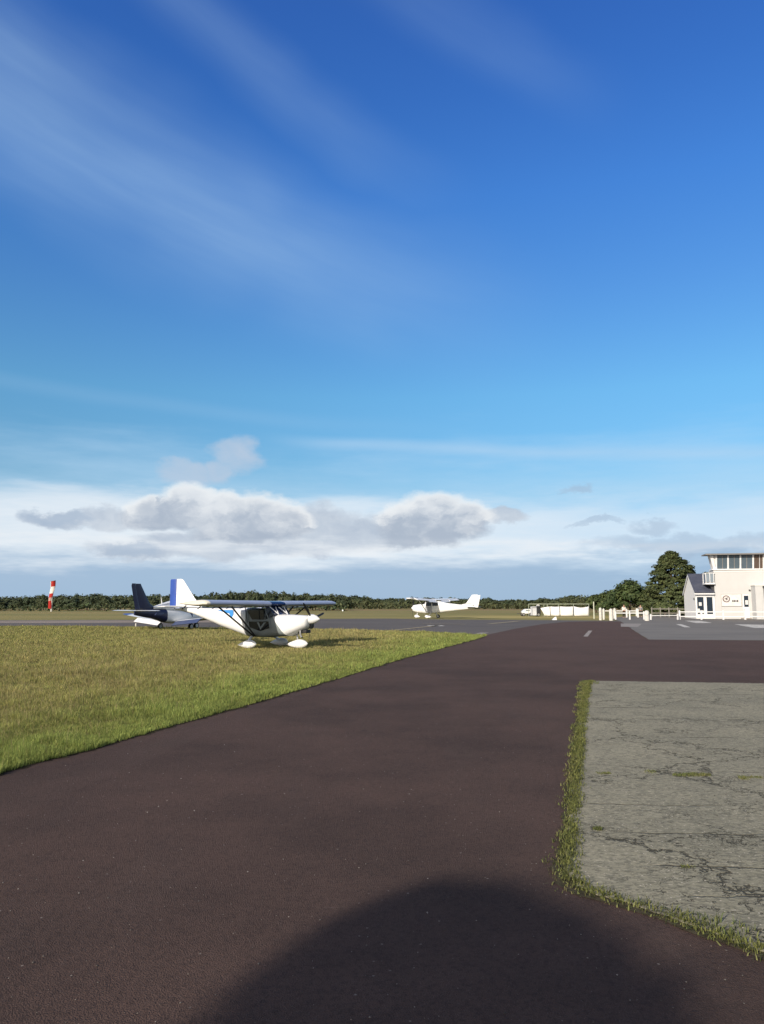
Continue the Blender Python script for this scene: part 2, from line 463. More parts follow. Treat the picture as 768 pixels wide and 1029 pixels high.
# ------------------------------------------------------------------ ground sheets
MF, MT = m_field(), m_tarmac()
sheet('ground', [(-3500, -400), (3500, -400), (3500, 5200), (-3500, 5200)], 0.0, MF)
LEFT = [G(*q) for q in ((492, 637.6), (482, 641.7), (441, 653), (400, 663.5), (352, 679), (300, 694), (250, 708.5), (190, 725.5), (100, 751.5), (0, 778))]
LEFT_EDGE = LEFT + [(-4.6, 4.0), (-5.0, 0.0), (-4.2, -5.0), (-2.5, -12.0)]
MA = m_apron('old_grey_asphalt', (0.098, 0.088, 0.082), (0.122, 0.108, 0.098), (0.155, 0.136, 0.120))
MP = m_apron('pale_taxiway', (0.280, 0.230, 0.190), (0.225, 0.190, 0.160), (0.33, 0.28, 0.23))
MPK = m_apron('grey_parking_asphalt', (0.150, 0.141, 0.130), (0.185, 0.173, 0.158), (0.240, 0.222, 0.200))
# far apron, widening from the left edge of the view to the road
ap = [G(-420, 629.0), G(-100, 628.9), G(60, 628.8), G(200, 630.4), G(340, 632.2), G(420, 634.2), G(478, 637.2), G(492, 637.6), G(520, 634), G(640, 632),
      (30, 76.5), G(600, 623.6), G(520, 622.9), G(455, 622.6), G(390, 621.6), G(300, 622.0), G(150, 622.8), G(0, 623.2), G(-420, 623.4)]
sheet('apron', ap, 0.004, MA, amp=0.12, step=2.0)
sheet('taxiway', [G(-420, 626.3), G(0, 626.3), G(110, 626.0), G(240, 625.4), G(300, 624.9), G(300, 623.2), G(150, 623.5), G(0, 623.7), G(-420, 623.9)], 0.008, MP, amp=0.10, step=3.0)
# the red-brown road, from behind the viewer up to the aerodrome gate
rd = LEFT_EDGE + [(12, -12), (60, -12), (60, 38.0), G(1100, 643.6), G(768, 643.8), G(652, 643.0), G(640, 635.5), G(624, 624.6), G(598, 624.4), G(570, 625.0), G(545, 627.3), G(516, 632.3)]
sheet('road', rd, 0.012, MT, amp=0.05, step=0.13)
sheet('parking_area', [G(652, 643.0), G(768, 643.8), G(1100, 643.6), (75, 39), (75, 100), G(690, 618.6), G(626, 619.6), G(612, 621.6), G(624, 624.6), G(640, 635.5)][::-1], 0.016, MPK, amp=0.05, step=1.5)
# cracked concrete hardstanding in front of the viewer on the right
slab_in = [G(*q) for q in ((592, 685.0), (588, 700), (584.5, 725), (580, 765), (577, 800), (574, 840), (571, 868), (573, 884), (590, 897), (615, 906), (642, 914), (672, 924), (705, 936), (740, 950), (790, 968))]
sl_poly = slab_in + [(9.0, 3.6), (34.0, 3.4), (34.0, 15.45), G(768, 687.6)]
sheet('concrete_slab', sl_poly, 0.020, m_slab(), amp=0.035, step=0.07, drop=0.003)
# painted and patched marks
MW = m_mark('worn_white_paint', (0.62, 0.60, 0.56)); MY = m_mark('worn_yellow_paint', (0.36, 0.30, 0.19), (0.36, 0.60)); MC = m_apron('pale_concrete_patch', (0.30, 0.27, 0.25), (0.26, 0.24, 0.225), (0.36, 0.33, 0.30))
def mark(name, pts, mat, z=0.020, amp=0.02): return sheet(name, [G(*p) for p in pts], z, mat, amp=amp, step=0.5)
def line(name, p, q, w, mat, z=0.020):
    a, c = Vector(G(*p)), Vector(G(*q)); d = (c - a).normalized(); n = Vector((-d.y, d.x)) * w / 2
    return sheet(name, [a - n, c - n, c + n, a + n], z, mat, amp=0.015, step=0.6)
mark('concrete_strip', [(624, 626.8), (645, 627.0), (641, 630.3), (624, 630.0)], MC)
mark('painted_marking', [(688, 623.9), (704, 624.0), (716, 626.2), (700, 626.3)], MW)
mark('painted_marking', [(738, 627.5), (800, 628.6), (830, 632.2), (758, 631.2)], MW)
line('painted_marking', (682, 627.4), (691, 630.6), 0.45, MW)
line('painted_marking', (588.5, 640), (593.5, 634), 0.22, MC)
line('painted_marking', (398, 633.2), (441, 628.7), 0.5, MY)
line('painted_marking', (425, 627.2), (468, 627.4), 0.6, MY)
line('painted_marking', (492, 627.0), (522, 624.2), 0.6, MY)
line('painted_marking', (440, 629.4), (436, 628.6), 1.2, MW)
line('painted_marking', (478, 638.6), (487, 636.0), 0.5, MC)

# ------------------------------------------------------------------ grass, blade by blade
def m_grass():
    m, b = newmat('grass_blades', 0.65, 0.25)
    n = X.nt.nodes.new('ShaderNodeAttribute'); n.attribute_name = 'tint'
    setc(b, n.outputs['Color'])
    t = X.nt.nodes.new('ShaderNodeBsdfTranslucent'); X.nt.links.new(n.outputs['Color'], t.inputs[0])
    ms = X.nt.nodes.new('ShaderNodeMixShader'); ms.inputs[0].default_value = 0.28
    X.nt.links.new(b.outputs[0], ms.inputs[1]); X.nt.links.new(t.outputs[0], ms.inputs[2])
    X.nt.links.new(ms.outputs[0], X.nt.nodes['Material Output'].inputs[0])
    return m
MG = m_grass()
def blades(name, x, y, z0, h, w, col, lean=0.45, parent=None):
    n = len(x); a = rng.uniform(0, 2 * np.pi, n); la = rng.uniform(0, 2 * np.pi, n); le = np.abs(rng.normal(0, lean, n))
    hx, hy = np.cos(a) * w / 2, np.sin(a) * w / 2
    tx, ty = x + np.cos(la) * le * h, y + np.sin(la) * le * h; mx, my = x + np.cos(la) * le * h * 0.28, y + np.sin(la) * le * h * 0.28
    tz = z0 + h * np.sqrt(np.clip(1 - 0.5 * le * le, 0.2, 1)); mz = z0 + h * 0.58
    V = np.empty((n, 5, 3))
    V[:, 0] = np.stack([x - hx, y - hy, z0], 1); V[:, 1] = np.stack([x + hx, y + hy, z0], 1)
    V[:, 2] = np.stack([mx + hx * .75, my + hy * .75, mz], 1); V[:, 3] = np.stack([mx - hx * .75, my - hy * .75, mz], 1); V[:, 4] = np.stack([tx, ty, tz], 1)
    b0 = np.arange(n)[:, None] * 5
    F = np.concatenate([b0 + np.array([0, 1, 2]), b0 + np.array([0, 2, 3]), b0 + np.array([3, 2, 4])])
    C = np.ones((n, 5, 4)); C[:, :, :3] = col[:, None, :]
    return npmesh(name, V.reshape(-1, 3), F, MG, parent, C.reshape(-1, 4))
def inside(px, py, poly):
    poly = np.array(poly); r = np.zeros(len(px), bool); j = len(poly) - 1
    for i in range(len(poly)):
        xi, yi = poly[i]; xj, yj = poly[j]
        c = ((yi > py) != (yj > py)) & (px < (xj - xi) * (py - yi) / (yj - yi + 1e-12) + xi)
        r ^= c; j = i
    return r
def m_soil_shade():
    m, b = newmat('soil_with_shade', 0.97, 0.05)  # soil colour darkened with the contact shade of the grass edge
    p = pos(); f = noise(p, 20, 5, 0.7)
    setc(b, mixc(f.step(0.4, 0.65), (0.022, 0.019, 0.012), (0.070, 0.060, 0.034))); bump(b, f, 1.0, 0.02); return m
def snoise(x, y, scale, seed):
    r = np.random.default_rng(seed); o = np.zeros_like(x)
    for k in range(7):
        a = r.uniform(0, 2 * np.pi); f = scale * r.uniform(0.5, 2.0); ph = r.uniform(0, 6.28)
        o += np.sin((x * np.cos(a) + y * np.sin(a)) * f + ph + 1.3 * np.sin((y * np.cos(a) - x * np.sin(a)) * f * 0.7 + ph * 2))
    return o / 7 * 1.4
ledge = np.array(sorted([(p[1], p[0]) for p in LEFT_EDGE]))
def edge_x(y):
    y = np.asarray(y, float)
    return np.interp(y, ledge[:, 0], ledge[:, 1]) + 0.07 * snoise(y, y * 0, 2.2, 5) + 0.04 * snoise(y, y * 0, 9.0, 6)
def apron_y(x, y):               # near limit of the far apron, as a line of sight
    px = 384 + 763 * x / y
    lim = np.interp(px, [-100, 60, 200, 340, 420, 478, 492], [629.2, 629.2, 630.6, 632.4, 634.4, 637.3, 638])
    return (H_EYE * FPX) / np.maximum(lim - HORIZON, 1) * 0.995
def meadow(N, y0, y1, power):
    t = rng.uniform(0, 1, N); y = (y0 ** (1 - power) + t * (y1 ** (1 - power) - y0 ** (1 - power))) ** (1 / (1 - power))
    xl = -0.56 * y - 2.2; xr = edge_x(y) + 0.03
    x = xl + (xr - xl) * rng.uniform(0, 1, N)
    keep = (y < apron_y(x, y)) & (rng.uniform(0, 1, N) < np.clip((xr - xl) / (0.62 * y + 1.0), 0, 1))
    x, y = x[keep], y[keep]; n = len(x)
    de = edge_x(y) - x                                      # distance from the road edge
    p1 = snoise(x, y, 0.5, 1); p2 = snoise(x, y, 1.7, 2); p3 = snoise(x, y * 0.5, 0.22, 3)
    green = np.clip(1.25 - de / (1.7 + 0.07 * y) + 0.45 * p1 + 0.25 * p2, 0, 1)
    dry = np.clip(0.32 + 0.5 * p3 + 0.3 * p2 - 0.65 * green + rng.normal(0, 0.25, n), 0, 1)
    g1 = np.array([0.232, 0.282, 0.074]); g0 = np.array([0.258, 0.266, 0.080]); st = np.array([0.370, 0.310, 0.140])
    col = g0 + (g1 - g0) * green[:, None]; col = col + (st - col) * (dry * 0.75)[:, None]
    lush = (snoise(x, y, 0.35, 9) > 0.75) & (de < 3.5)
    col[lush] *= np.array([0.75, 1.05, 0.8])
    col *= rng.uniform(0.62, 1.28, n)[:, None]
    tuft = snoise(x, y, 4.5, 31) + 0.6 * snoise(x, y, 11.0, 32); patch = snoise(x, y, 0.9, 33)
    col *= np.clip(1 + 0.22 * tuft + 0.12 * patch, 0.5, 1.5)[:, None]
    col[:, 0] *= rng.uniform(0.9, 1.12, n)
    h = (0.068 + 0.035 * np.clip(p1, -1, 1) + 0.03 * p2) * rng.uniform(0.6, 1.5, n) + 0.025
    h *= np.clip(0.70 + de / 0.8, 0.70, 1.0) * np.clip(1 + 0.45 * tuft, 0.45, 1.8)
    stalk = rng.uniform(0, 1, n) < 0.035 * (1 - green) + 0.006
    h[stalk] *= 1.9; col[stalk] = np.array([0.30, 0.245, 0.125]) * rng.uniform(0.7, 1.2, (stalk.sum(), 1))
    w = np.maximum(0.0042, 0.00058 * y) * rng.uniform(0.7, 1.4, n); w[stalk] *= 0.6
    return x, y, np.maximum(h, 0.03), w, col
parts = [meadow(560000, 6.2, 20, 1.6), meadow(380000, 18, 62, 1.5)]
x, y, h, w, col = [np.concatenate(q) for q in zip(*parts)]
tag(blades('grass', x, y, np.zeros(len(x)), h, w, col, 0.5), kind='stuff')
# soil and thatch under the blades, right up to the crumbling tarmac edge
def m_soil():
    m, b = newmat('turf_soil', 0.97, 0.05)
    p = pos(); f = noise(p, 7, 5, 0.7); g = noise(p, 0.6, 4, 0.6)
    c = mixc(f.step(0.35, 0.7), (0.090, 0.094, 0.036), (0.150, 0.138, 0.058)); c = mixc(g.step(0.4, 0.65) * 0.5, c, (0.14, 0.115, 0.055))
    setc(b, c); bump(b, f, 1.0, 0.04); return m
sheet('turf_soil', [G(-420, 629.6), G(60, 629.4), G(200, 631), G(340, 633), G(420, 635), G(478, 638)] + LEFT[1:] + [(-4.6, 4.0), (-7, 3.0), (-40, 3.0), (-70, 20)], 0.0085, m_soil(), amp=0.02, step=0.5)
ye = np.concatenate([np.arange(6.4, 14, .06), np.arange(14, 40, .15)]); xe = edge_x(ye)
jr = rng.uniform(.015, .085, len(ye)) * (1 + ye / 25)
sheet('edge_soil_shade', list(zip(xe - .16, ye)) + list(zip(xe + jr, ye))[::-1], 0.0155, m_soil_shade(), amp=0)  # dark strip painting contact shade into the soil along the turf
# weeds along the broken edge of the concrete
outer = [G(*q) for q in ((582, 684.5), (579, 700), (576, 725), (571, 765), (566, 800), (559, 840), (550, 872), (552, 892), (572, 903), (606, 911), (640, 922), (680, 937), (705, 948), (745, 960), (790, 978))]
def weeds(name, poly, N, hmin, hmax, seed, dens=None, w0=0.006):
    P = np.array([(p[0], p[1]) for p in poly]); lo, hi = P.min(0), P.max(0)
    x = rng.uniform(lo[0], hi[0], N); y = rng.uniform(lo[1], hi[1], N)
    k = inside(x + (.07 * snoise(y, x, 9.0, seed + 3) if N > 50000 else 0), y, P); x, y = x[k], y[k]
    if dens is not None:
        u_ = np.hypot((x - lo[0]) / (hi[0] - lo[0]) * 2 - 1, (y - lo[1]) / (hi[1] - lo[1]) * 2 - 1) + 0.35 * snoise(x, y, 14.0, seed + 9)
        k = rng.uniform(0, 1, len(x)) > u_; x, y = x[k], y[k]
    cl_ = snoise(x, y, 6.0, seed) + 0.5 * snoise(x, y, 16.0, seed + 1)
    k = rng.uniform(-0.9, 0.9, len(x)) < cl_ * 1.5 + (0.30 if N > 50000 else 0.6); x, y, cl_ = x[k], y[k], cl_[k]; n = len(x)
    h = rng.uniform(hmin, hmax, n) * np.clip(0.75 + 0.5 * cl_, 0.35, 1.5)
    dry = np.clip(0.34 + 0.5 * snoise(x, y, 3.0, seed + 5) + rng.normal(0, 0.3, n), 0, 1)
    col = np.array([0.128, 0.160, 0.050]) + (np.array([0.27, 0.22, 0.10]) - np.array([0.128, 0.160, 0.050])) * (dry * 0.7)[:, None]
    col *= rng.uniform(0.55, 1.35, n)[:, None]
    return x, y, h, np.maximum(w0, 0.0008 * y) * rng.uniform(0.7, 1.7, n), col
strip = outer + [(p[0], p[1]) for p in slab_in[::-1]]
inner_off = [G(*q) for q in ((600, 684.6), (593, 690), (590, 712), (586, 740), (582, 775), (579, 805), (578, 835), (577, 862), (579, 880), (598, 894), (622, 902), (648, 908), (680, 918), (710, 926), (750, 935), (800, 950))]
strip = outer + inner_off[::-1]
ws = [weeds('w', strip, 95000, 0.015, 0.060, 21)]
rim = np.array([(p[0], p[1]) for p in slab_in]); sg_ = np.hypot(*np.diff(rim, axis=0).T); cum = np.concatenate([[0], np.cumsum(sg_)])
tt_ = rng.uniform(0, cum[-1], 22000); rx, ry = np.interp(tt_, cum, rim[:, 0]), np.interp(tt_, cum, rim[:, 1])
kk = snoise(rx, ry, 4.0, 77) + rng.uniform(-.5, .9, len(rx)) > 0.0; rx, ry = rx[kk] + rng.normal(0, .035, kk.sum()), ry[kk] + rng.normal(0, .035, kk.sum())
ws.append((rx, ry, rng.uniform(.012, .045, len(rx)), np.maximum(.006, .0008 * ry) * rng.uniform(.7, 1.6, len(rx)), np.array([.130, .155, .052]) * rng.uniform(.5, 1.5, (len(rx), 1)) * np.array([1.1, 1, .9])))
# tufts living in the joints
for (x0, x1, yp, N, hh) in ((598, 614, 778.5, 900, 0.03), (676, 716, 781, 2600, 0.04), (742, 775, 784, 1600, 0.035), (596, 606, 836, 500, 0.03), (684, 702, 874, 900, 0.025), (648, 660, 778, 260, 0.02), (585, 602, 686.2, 900, 0.05)):
    dy = 2.2
    ws.append(weeds('w', [G(x0, yp + dy), G(x1, yp + dy), G(x1, yp - dy), G(x0, yp - dy)], N * 2, hh * 0.5, hh, int(yp), 1))
x, y, h, w, col = [np.concatenate(q) for q in zip(*ws)]
zz = np.where(inside(x, y, [(p[0], p[1]) for p in sl_poly]), 0.016, 0.010)
tag(blades('weeds', x, y, zz, h, w, col, 1.15), kind='stuff')
def m_dirt():
    m, b = newmat('dry_dirt', 0.97, 0.05)
    p = pos(); f = noise(p, 16, 5, 0.7)
    setc(b, mixc(f.step(0.35, 0.7), (0.045, 0.040, 0.026), (0.085, 0.074, 0.050))); bump(b, f, 1.0, 0.02); return m
so_in = [(p[0] + 0.12, p[1]) for p in slab_in[::-1]]
ow = [Vector(p).lerp(Vector(q), 0.25) for p, q in zip(outer, slab_in)]
sheet('dirt_verge', ow + so_in, 0.016, m_dirt(), amp=0.03, step=0.08)
# loose chippings scattered over the tarmac
def gravel(N):
    ico = np.array([(0, 0, 1), (.9, 0, .2), (-.5, .8, .2), (-.4, -.85, .2), (.1, .1, -.6)]); f = np.array([(0, 1, 2), (0, 2, 3), (0, 3, 1), (4, 2, 1), (4, 3, 2), (4, 1, 3)])
    y = rng.uniform(2.2, 13, N) ; x = rng.uniform(-0.62, 0.6, N) * (y + 1)
    k = (x > edge_x(y) - 0.05) & ~inside(x, y, strip) & (rng.uniform(0, 1, N) < np.clip(4.5 / y, 0, 1)); x, y = x[k], y[k]
    on = inside(x, y, [(p[0], p[1]) for p in sl_poly]); n = len(x)
    s = np.minimum(rng.lognormal(-5.75, 0.45, n), 0.008)
    z = np.where(on, 0.020, 0.012)
    a = rng.uniform(0, 6.28, n)[:, None]
    V = ico[None] * rng.uniform(0.6, 1.3, (n, 5, 1)) * s[:, None, None]
    vx = V[:, :, 0] * np.cos(a) - V[:, :, 1] * np.sin(a); vy = V[:, :, 0] * np.sin(a) + V[:, :, 1] * np.cos(a)
    V = np.stack([vx + x[:, None], vy + y[:, None], V[:, :, 2] * 0.7 + z[:, None] + s[:, None] * 0.3], 2)
    F = (np.arange(n)[:, None, None] * 5 + f[None]).reshape(-1, 3)
    g = rng.uniform(0.10, 0.42, (n, 1)) ** 1.3; C = np.ones((n, 5, 4)); C[:, :, :3] = (g * np.array([[1.0, 0.92, 0.84]]))[:, None, :]
    m, b = newmat('chippings', 0.9, 0.2); at_ = X.nt.nodes.new('ShaderNodeAttribute'); at_.attribute_name = 'tint'; setc(b, at_.outputs['Color'])
    return tag(npmesh('gravel', V.reshape(-1, 3), F, m, None, C.reshape(-1, 4)), kind='stuff')
gravel(3200)
# ------------------------------------------------------------------ aircraft
WHITE = paint('white_gelcoat', (0.78, 0.79, 0.80), 0.28, 0.5, 0.05, 1.5)
CREAM = paint('cream_fairing', (0.70, 0.67, 0.58), 0.4, 0.4, 0.06, 2.0)
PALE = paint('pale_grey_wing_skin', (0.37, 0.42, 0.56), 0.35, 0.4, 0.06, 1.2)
LGREY = paint('light_grey_panel', (0.21, 0.24, 0.25), 0.4, 0.4, 0.06, 2.0)
BLUE = paint('royal_blue_paint', (0.030, 0.075, 0.34), 0.35, 0.4, 0.08)
SKYB = paint('bright_blue_decal', (0.05, 0.26, 0.66), 0.4, 0.4, 0.05)
NAVY = paint('navy_paint', (0.012, 0.017, 0.060), 0.32, 0.5, 0.06)
MIDB = paint('slate_blue_paint_and_shade', (0.055, 0.075, 0.16), 0.4, 0.4, 0.08)
BLACK = paint('black_metal', (0.018, 0.018, 0.020), 0.5, 0.4, 0.1)
RUBBER = paint('tyre_rubber', (0.016, 0.016, 0.016), 0.85, 0.2, 0.1, 8)
STEEL = paint('bare_steel', (0.45, 0.45, 0.45), 0.35, 0.5, 0.1, 4, 0.7)
GLASS = paint('dark_tinted_glass', (0.012, 0.014, 0.018), 0.08, 0.6, 0.02)
BGLASS = paint('blue_tinted_glass', (0.020, 0.032, 0.085), 0.10, 0.6, 0.02)
SEAT = paint('seat_fabric', (0.20, 0.20, 0.20), 0.9, 0.1, 0.1)

def ring(x, hw, zb, zt, n=20, e=2.6, yc=0.0, sh=0.0):
    """super-elliptic fuselage section at station x"""
    out = []
    for k in range(n):
        a = 2 * math.pi * k / n; c, s_ = math.cos(a), math.sin(a)
        out.append((x - sh * (zt - zb) / 2 * math.copysign(abs(s_) ** (2 / e), s_), yc + hw * math.copysign(abs(c) ** (2 / e), c), (zb + zt) / 2 + (zt - zb) / 2 * math.copysign(abs(s_) ** (2 / e), s_)))
    return out
AF = [(1.0, 0.0), (0.75, 0.28), (0.5, 0.46), (0.3, 0.55), (0.15, 0.50), (0.06, 0.36), (0.015, 0.18), (0.0, 0.0), (0.015, -0.16), (0.06, -0.27), (0.15, -0.36), (0.3, -0.41), (0.5, -0.38), (0.75, -0.22)]
def af(xle, y, z, ch, th):
    return [(xle - ch * a, y, z + th * b) for a, b in AF]
def af_v(xle, y, z, ch, th):     # vertical surface (fin)
    return [(xle - ch * a, y + th * b, z) for a, b in AF]
def slab_tip(sec, k=0.0):
    return sec
def pant(c, L, h, w, n=14):
    """teardrop wheel fairing with its fat end forward"""
    rings = []
    for t, r in ((0, .02), (.04, .35), (.12, .66), (.25, .92), (.38, 1.0), (.55, .86), (.72, .60), (.88, .30), (1.0, .04)):
        rings.append([(c[0] + L * (0.42 - t), c[1] + w / 2 * r * math.cos(2 * math.pi * k / n), c[2] + h / 2 * r * math.sin(2 * math.pi * k / n) - 0.05 * t) for k in range(n)])
    return rings
def wheel(mbt, mbr, c, r, w):
    mbt.lathe([(-w / 2, r * .6), (-w / 2, r * .85), (-w / 2 * .75, r * .97), (0, r), (w / 2 * .75, r * .97), (w / 2, r * .85), (w / 2, r * .6)], c, 22, 'y')
    mbr.lathe([(-w / 2 * 1.04, .02), (-w / 2 * 1.04, r * .62), (w / 2 * 1.04, r * .62), (w / 2 * 1.04, .02)], c, 18, 'y')
def blade(mb, hub, ang, R_, ch, x0):
    """one propeller blade at rest, twisted, in the plane across the nose"""
    rr = []
    for t in (0.10, 0.25, 0.5, 0.75, 0.93, 1.0):
        c_ = ch * (0.55 + 0.9 * t * (1.15 - t) * 1.6) * (0.55 if t == 1.0 else 1)
        tw = R(62 - 42 * t); sec = []
        for k in range(8):
            a = 2 * math.pi * k / 8; u = c_ / 2 * math.cos(a); v = c_ * 0.09 * math.sin(a)
            yy = u * math.cos(tw) - v * math.sin(tw); xx = u * math.sin(tw) + v * math.cos(tw)
            sec.append(Vector((x0 + xx, yy, t * R_)))
        M = Matrix.Rotation(ang, 4, 'X'); rr.append([M @ q + Vector((0, 0, hub)) for q in sec])
    return mb.loft(rr)

# ---- white high-wing microlight on the grass
hd = R(-28.4)
u = thing('light_aircraft', 'small white high-wing aeroplane with royal blue rudder parked on the grass', 'aeroplane', (-4.82, 30.4, 0), hd, 'parked light aeroplanes')
st = [(2.37, .24, .86, 1.24, 2.4), (2.30, .33, .78, 1.26, 2.6), (2.0, .42, .66, 1.28, 2.8), (1.65, .49, .56, 1.30, 3.0, .35), (1.22, .535, .48, 1.305, 3.6, .85)]
cowl = MB().loft([ring(*s[:4], e=s[4], sh=s[5] if len(s) > 5 else 0) for s in st]).build('engine_cowling', WHITE, u)
st = [(1.215, .53, .482, 1.30, 3.6, .85), (0.78, .55, .43, 1.33, 4.0), (0.55, .56, .41, 1.38, 4.2), (0.1, .56, .41, 1.52, 4.2), (-.35, .53, .43, 1.56, 4.0)]
cab = MB().loft([ring(*s[:4], e=s[4], sh=s[5] if len(s) > 5 else 0) for s in st]).build('cabin', LGREY, u)
st = [(-.352, .528, .432, 1.56, 4.0), (-.9, .45, .565, 1.555, 3.4), (-1.8, .34, .79, 1.55, 3.0), (-2.8, .235, 1.10, 1.55, 2.8), (-3.5, .15, 1.31, 1.55, 2.6), (-4.2, .08, 1.42, 1.55, 2.4), (-4.5, .03, 1.47, 1.53, 2.2)]
rear = MB().loft([ring(*s[:4], e=s[4]) for s in st]).build('fuselage', WHITE, u)
for s in (-1, 1):
    # blue swoosh on the side behind the cabin, laid 4 mm off the skin
    pts = [(-1.05, 1.47), (-1.95, 1.46), (-1.55, 1.38), (-1.25, 1.33), (-1.12, 1.14), (-1.0, 1.30)]
    def hwid(x): return np.interp(-x, [.352, .9, 1.8, 2.8], [.528, .45, .34, .235])
    MB().prism([(x, s * (hwid(x) + 0.004), z) for x, z in pts], (0, -s * 0.012, 0)).build('blue_decal', SKYB, rear, smooth=False)
    # side windows
    up = [(-.20, 1.46), (.56, 1.47), (.62, 1.10), (.02, 1.10), (-.17, 1.36)]
    wn = MB().prism([(x, s * 0.563, z) for x, z in up], (0, -s * 0.03, 0)).build('window', GLASS, cab, smooth=False)
    lo = [(-.13, 1.02), (.80, 1.03), (.86, .78), (.42, .66), (-.08, .80)]
    MB().prism([(x, s * 0.563, z) for x, z in lo], (0, -s * 0.03, 0)).build('window', GLASS, cab, smooth=False)
    tri = [(.26, 1.00), (.44, .72), (.70, 1.00), (.60, 1.00), (.44, .82), (.36, 1.00)]
    MB().prism([(x, s * 0.568, z) for x, z in tri], (0, -s * 0.008, 0)).build('door_brace', LGREY, cab, smooth=False)
    ex = MB()
    for a, c in (((-.22, 1.50), (-.16, 1.02)), ((-.16, 1.06), (.86, 1.06)), ((.64, 1.48), (.86, 1.06)), ((.86, 1.06), (.90, .76)), ((-.16, 1.06), (-.10, .78))):
        ex.tube([(a[0], s * .566, a[1]), (c[0], s * .566, c[1])], .018, 6)
    ex.build('door_frame', LGREY, cab)
    # windscreen quarter light
    MB().prism([(.66, s * .555, 1.10), (1.06, s * .535, 1.29), (.86, s * .54, 1.55), (.66, s * .55, 1.55)], (0, -s * .03, 0)).build('quarter_light', GLASS, cab, smooth=False)
wsn = MB().prism([(1.06, -.50, 1.30), (1.06, .50, 1.30), (.60, .50, 1.64), (.60, -.50, 1.64)], (-.03, 0, -.03)).build('windscreen', BGLASS, u, smooth=False)
br = MB()
for s in (-1, 1):
    br.tube([(1.10, s * .30, 1.31), (.78, s * .46, 1.60)], .022, 6)
    br.tube([(1.10, s * .30, 1.31), (.80, s * .10, 1.58)], .022, 6)
br.build('windscreen_brace', WHITE, u)
# wing: two panels with a tinted glass centre section
CH, ZW, TH = 1.36, 1.70, 0.235
for s in (-1, 1):
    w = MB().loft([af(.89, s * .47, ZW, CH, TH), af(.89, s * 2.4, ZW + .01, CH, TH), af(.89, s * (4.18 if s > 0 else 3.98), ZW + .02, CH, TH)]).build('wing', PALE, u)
    MB().loft([af(.888, s * (4.182 if s > 0 else 3.982), ZW + .02, CH - .004, TH * .98), af(.85, s * (4.32 if s > 0 else 4.12), ZW + .02, CH * .97, TH * .84), af(.72, s * (4.38 if s > 0 else 4.18), ZW + .03, CH * .82, TH * .5)]).build('wing_tip', CREAM, w)
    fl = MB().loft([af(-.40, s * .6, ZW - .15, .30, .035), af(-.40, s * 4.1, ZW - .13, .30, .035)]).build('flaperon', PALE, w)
    for q in (.7, 1.5, 2.3, 3.1, 3.9): MB().tube([(-.30, s * q, ZW - .05), (-.48, s * q, ZW - .17)], .02, 6).build('flaperon_hinge', BLACK, fl)
    for x0, x1 in ((.52, .18), (-.12, .10)):
        MB().tube([(x0, s * 2.4, ZW - .10), (x1, s * .54, .46)], .032, 8).build('wing_strut', BLACK, u)
    MB().tube([(.02, s * 1.0, ZW - .09), (.10, s * .95, .98)], .018, 6).build('jury_strut', BLACK, u)
MB().loft([af(.885, -.466, ZW, CH - .01, TH * .96), af(.885, .466, ZW, CH - .01, TH * .96)]).build('skylight', BGLASS, u)
# tail
fin = MB().loft([af_v(-2.95, 0, 1.50, 1.53, .10), af_v(-3.45, 0, 1.95, 1.03, .09), af_v(-4.10, 0, 2.72, .38, .06), af_v(-4.20, 0, 2.76, .27, .04)]).build('fin', WHITE, u)
MB().loft([af_v(-4.475, 0, 1.55, .36, .09), af_v(-4.475, 0, 2.70, .36, .06), af_v(-4.475, 0, 2.755, .33, .03)]).build('rudder', BLUE, u)
for s in (-1, 1):
    sb = MB().loft([af(-3.75, s * .10, 1.585, .85, .08), af(-3.85, s * 1.16, 1.60, .70, .07), af(-3.90, s * 1.22, 1.60, .55, .03)]).build('stabiliser', WHITE, u)
# propeller and spinner
MB().lathe([(2.37, .19), (2.50, .18), (2.62, .14), (2.72, .08), (2.79, .012)], (0, 0, 1.13), 20, 'x').build('spinner', WHITE, u)
pr1 = thing('propeller', None, None); pr1.parent = u
for ang in (R(165), R(285), R(45)):
    pb = MB(); blade(pb, 1.13, ang, .86, .085, 2.45); pb.build('propeller_blade', BLACK, pr1)
MB().lathe([(2.28, .12), (2.40, .14), (2.41, .09)], (0, .08, .90), 14, 'x').build('air_intake', BLACK, cowl)
MB().box(1.92, 2.30, -.16, .16, .60, .72).build('radiator', BLACK, u, bevel=.02)
MB().tube([(2.05, -.2, .70), (2.1, -.26, .52), (2.2, -.30, .44)], .04, 8).build('exhaust_pipe', STEEL, u)
# undercarriage
for s in (-1, 1):
    lg = MB().tube([(0, s * .42, .47), (.1, s * .72, .42), (.18, s * .93, .32), (.2, s * .98, .18)], [.05, .048, .045, .04], 8, 1.0).build('undercarriage_leg', WHITE, u)
    pn = MB().loft(pant((0.24, s * 1.03, .195), .88, .34, .24)).build('wheel_fairing', WHITE, u)
    t, r_ = MB(), MB(); wheel(t, r_, (.2, s * 1.03, .16), .16, .11); t.build('tyre', RUBBER, pn)
MB().tube([(1.74, 0, .62), (1.82, 0, .22)], .034, 8).build('undercarriage_leg', STEEL, u)
pn = MB().loft(pant((1.84, 0, .20), 1.0, .36, .24)).build('wheel_fairing', WHITE, u)
t, r_ = MB(), MB(); wheel(t, r_, (1.80, 0, .16), .16, .11); t.build('tyre', RUBBER, pn)
MB().tube([(-.6, 0, 1.80), (-.62, 0, 2.2)], .008, 5).build('aerial', BLACK, u)

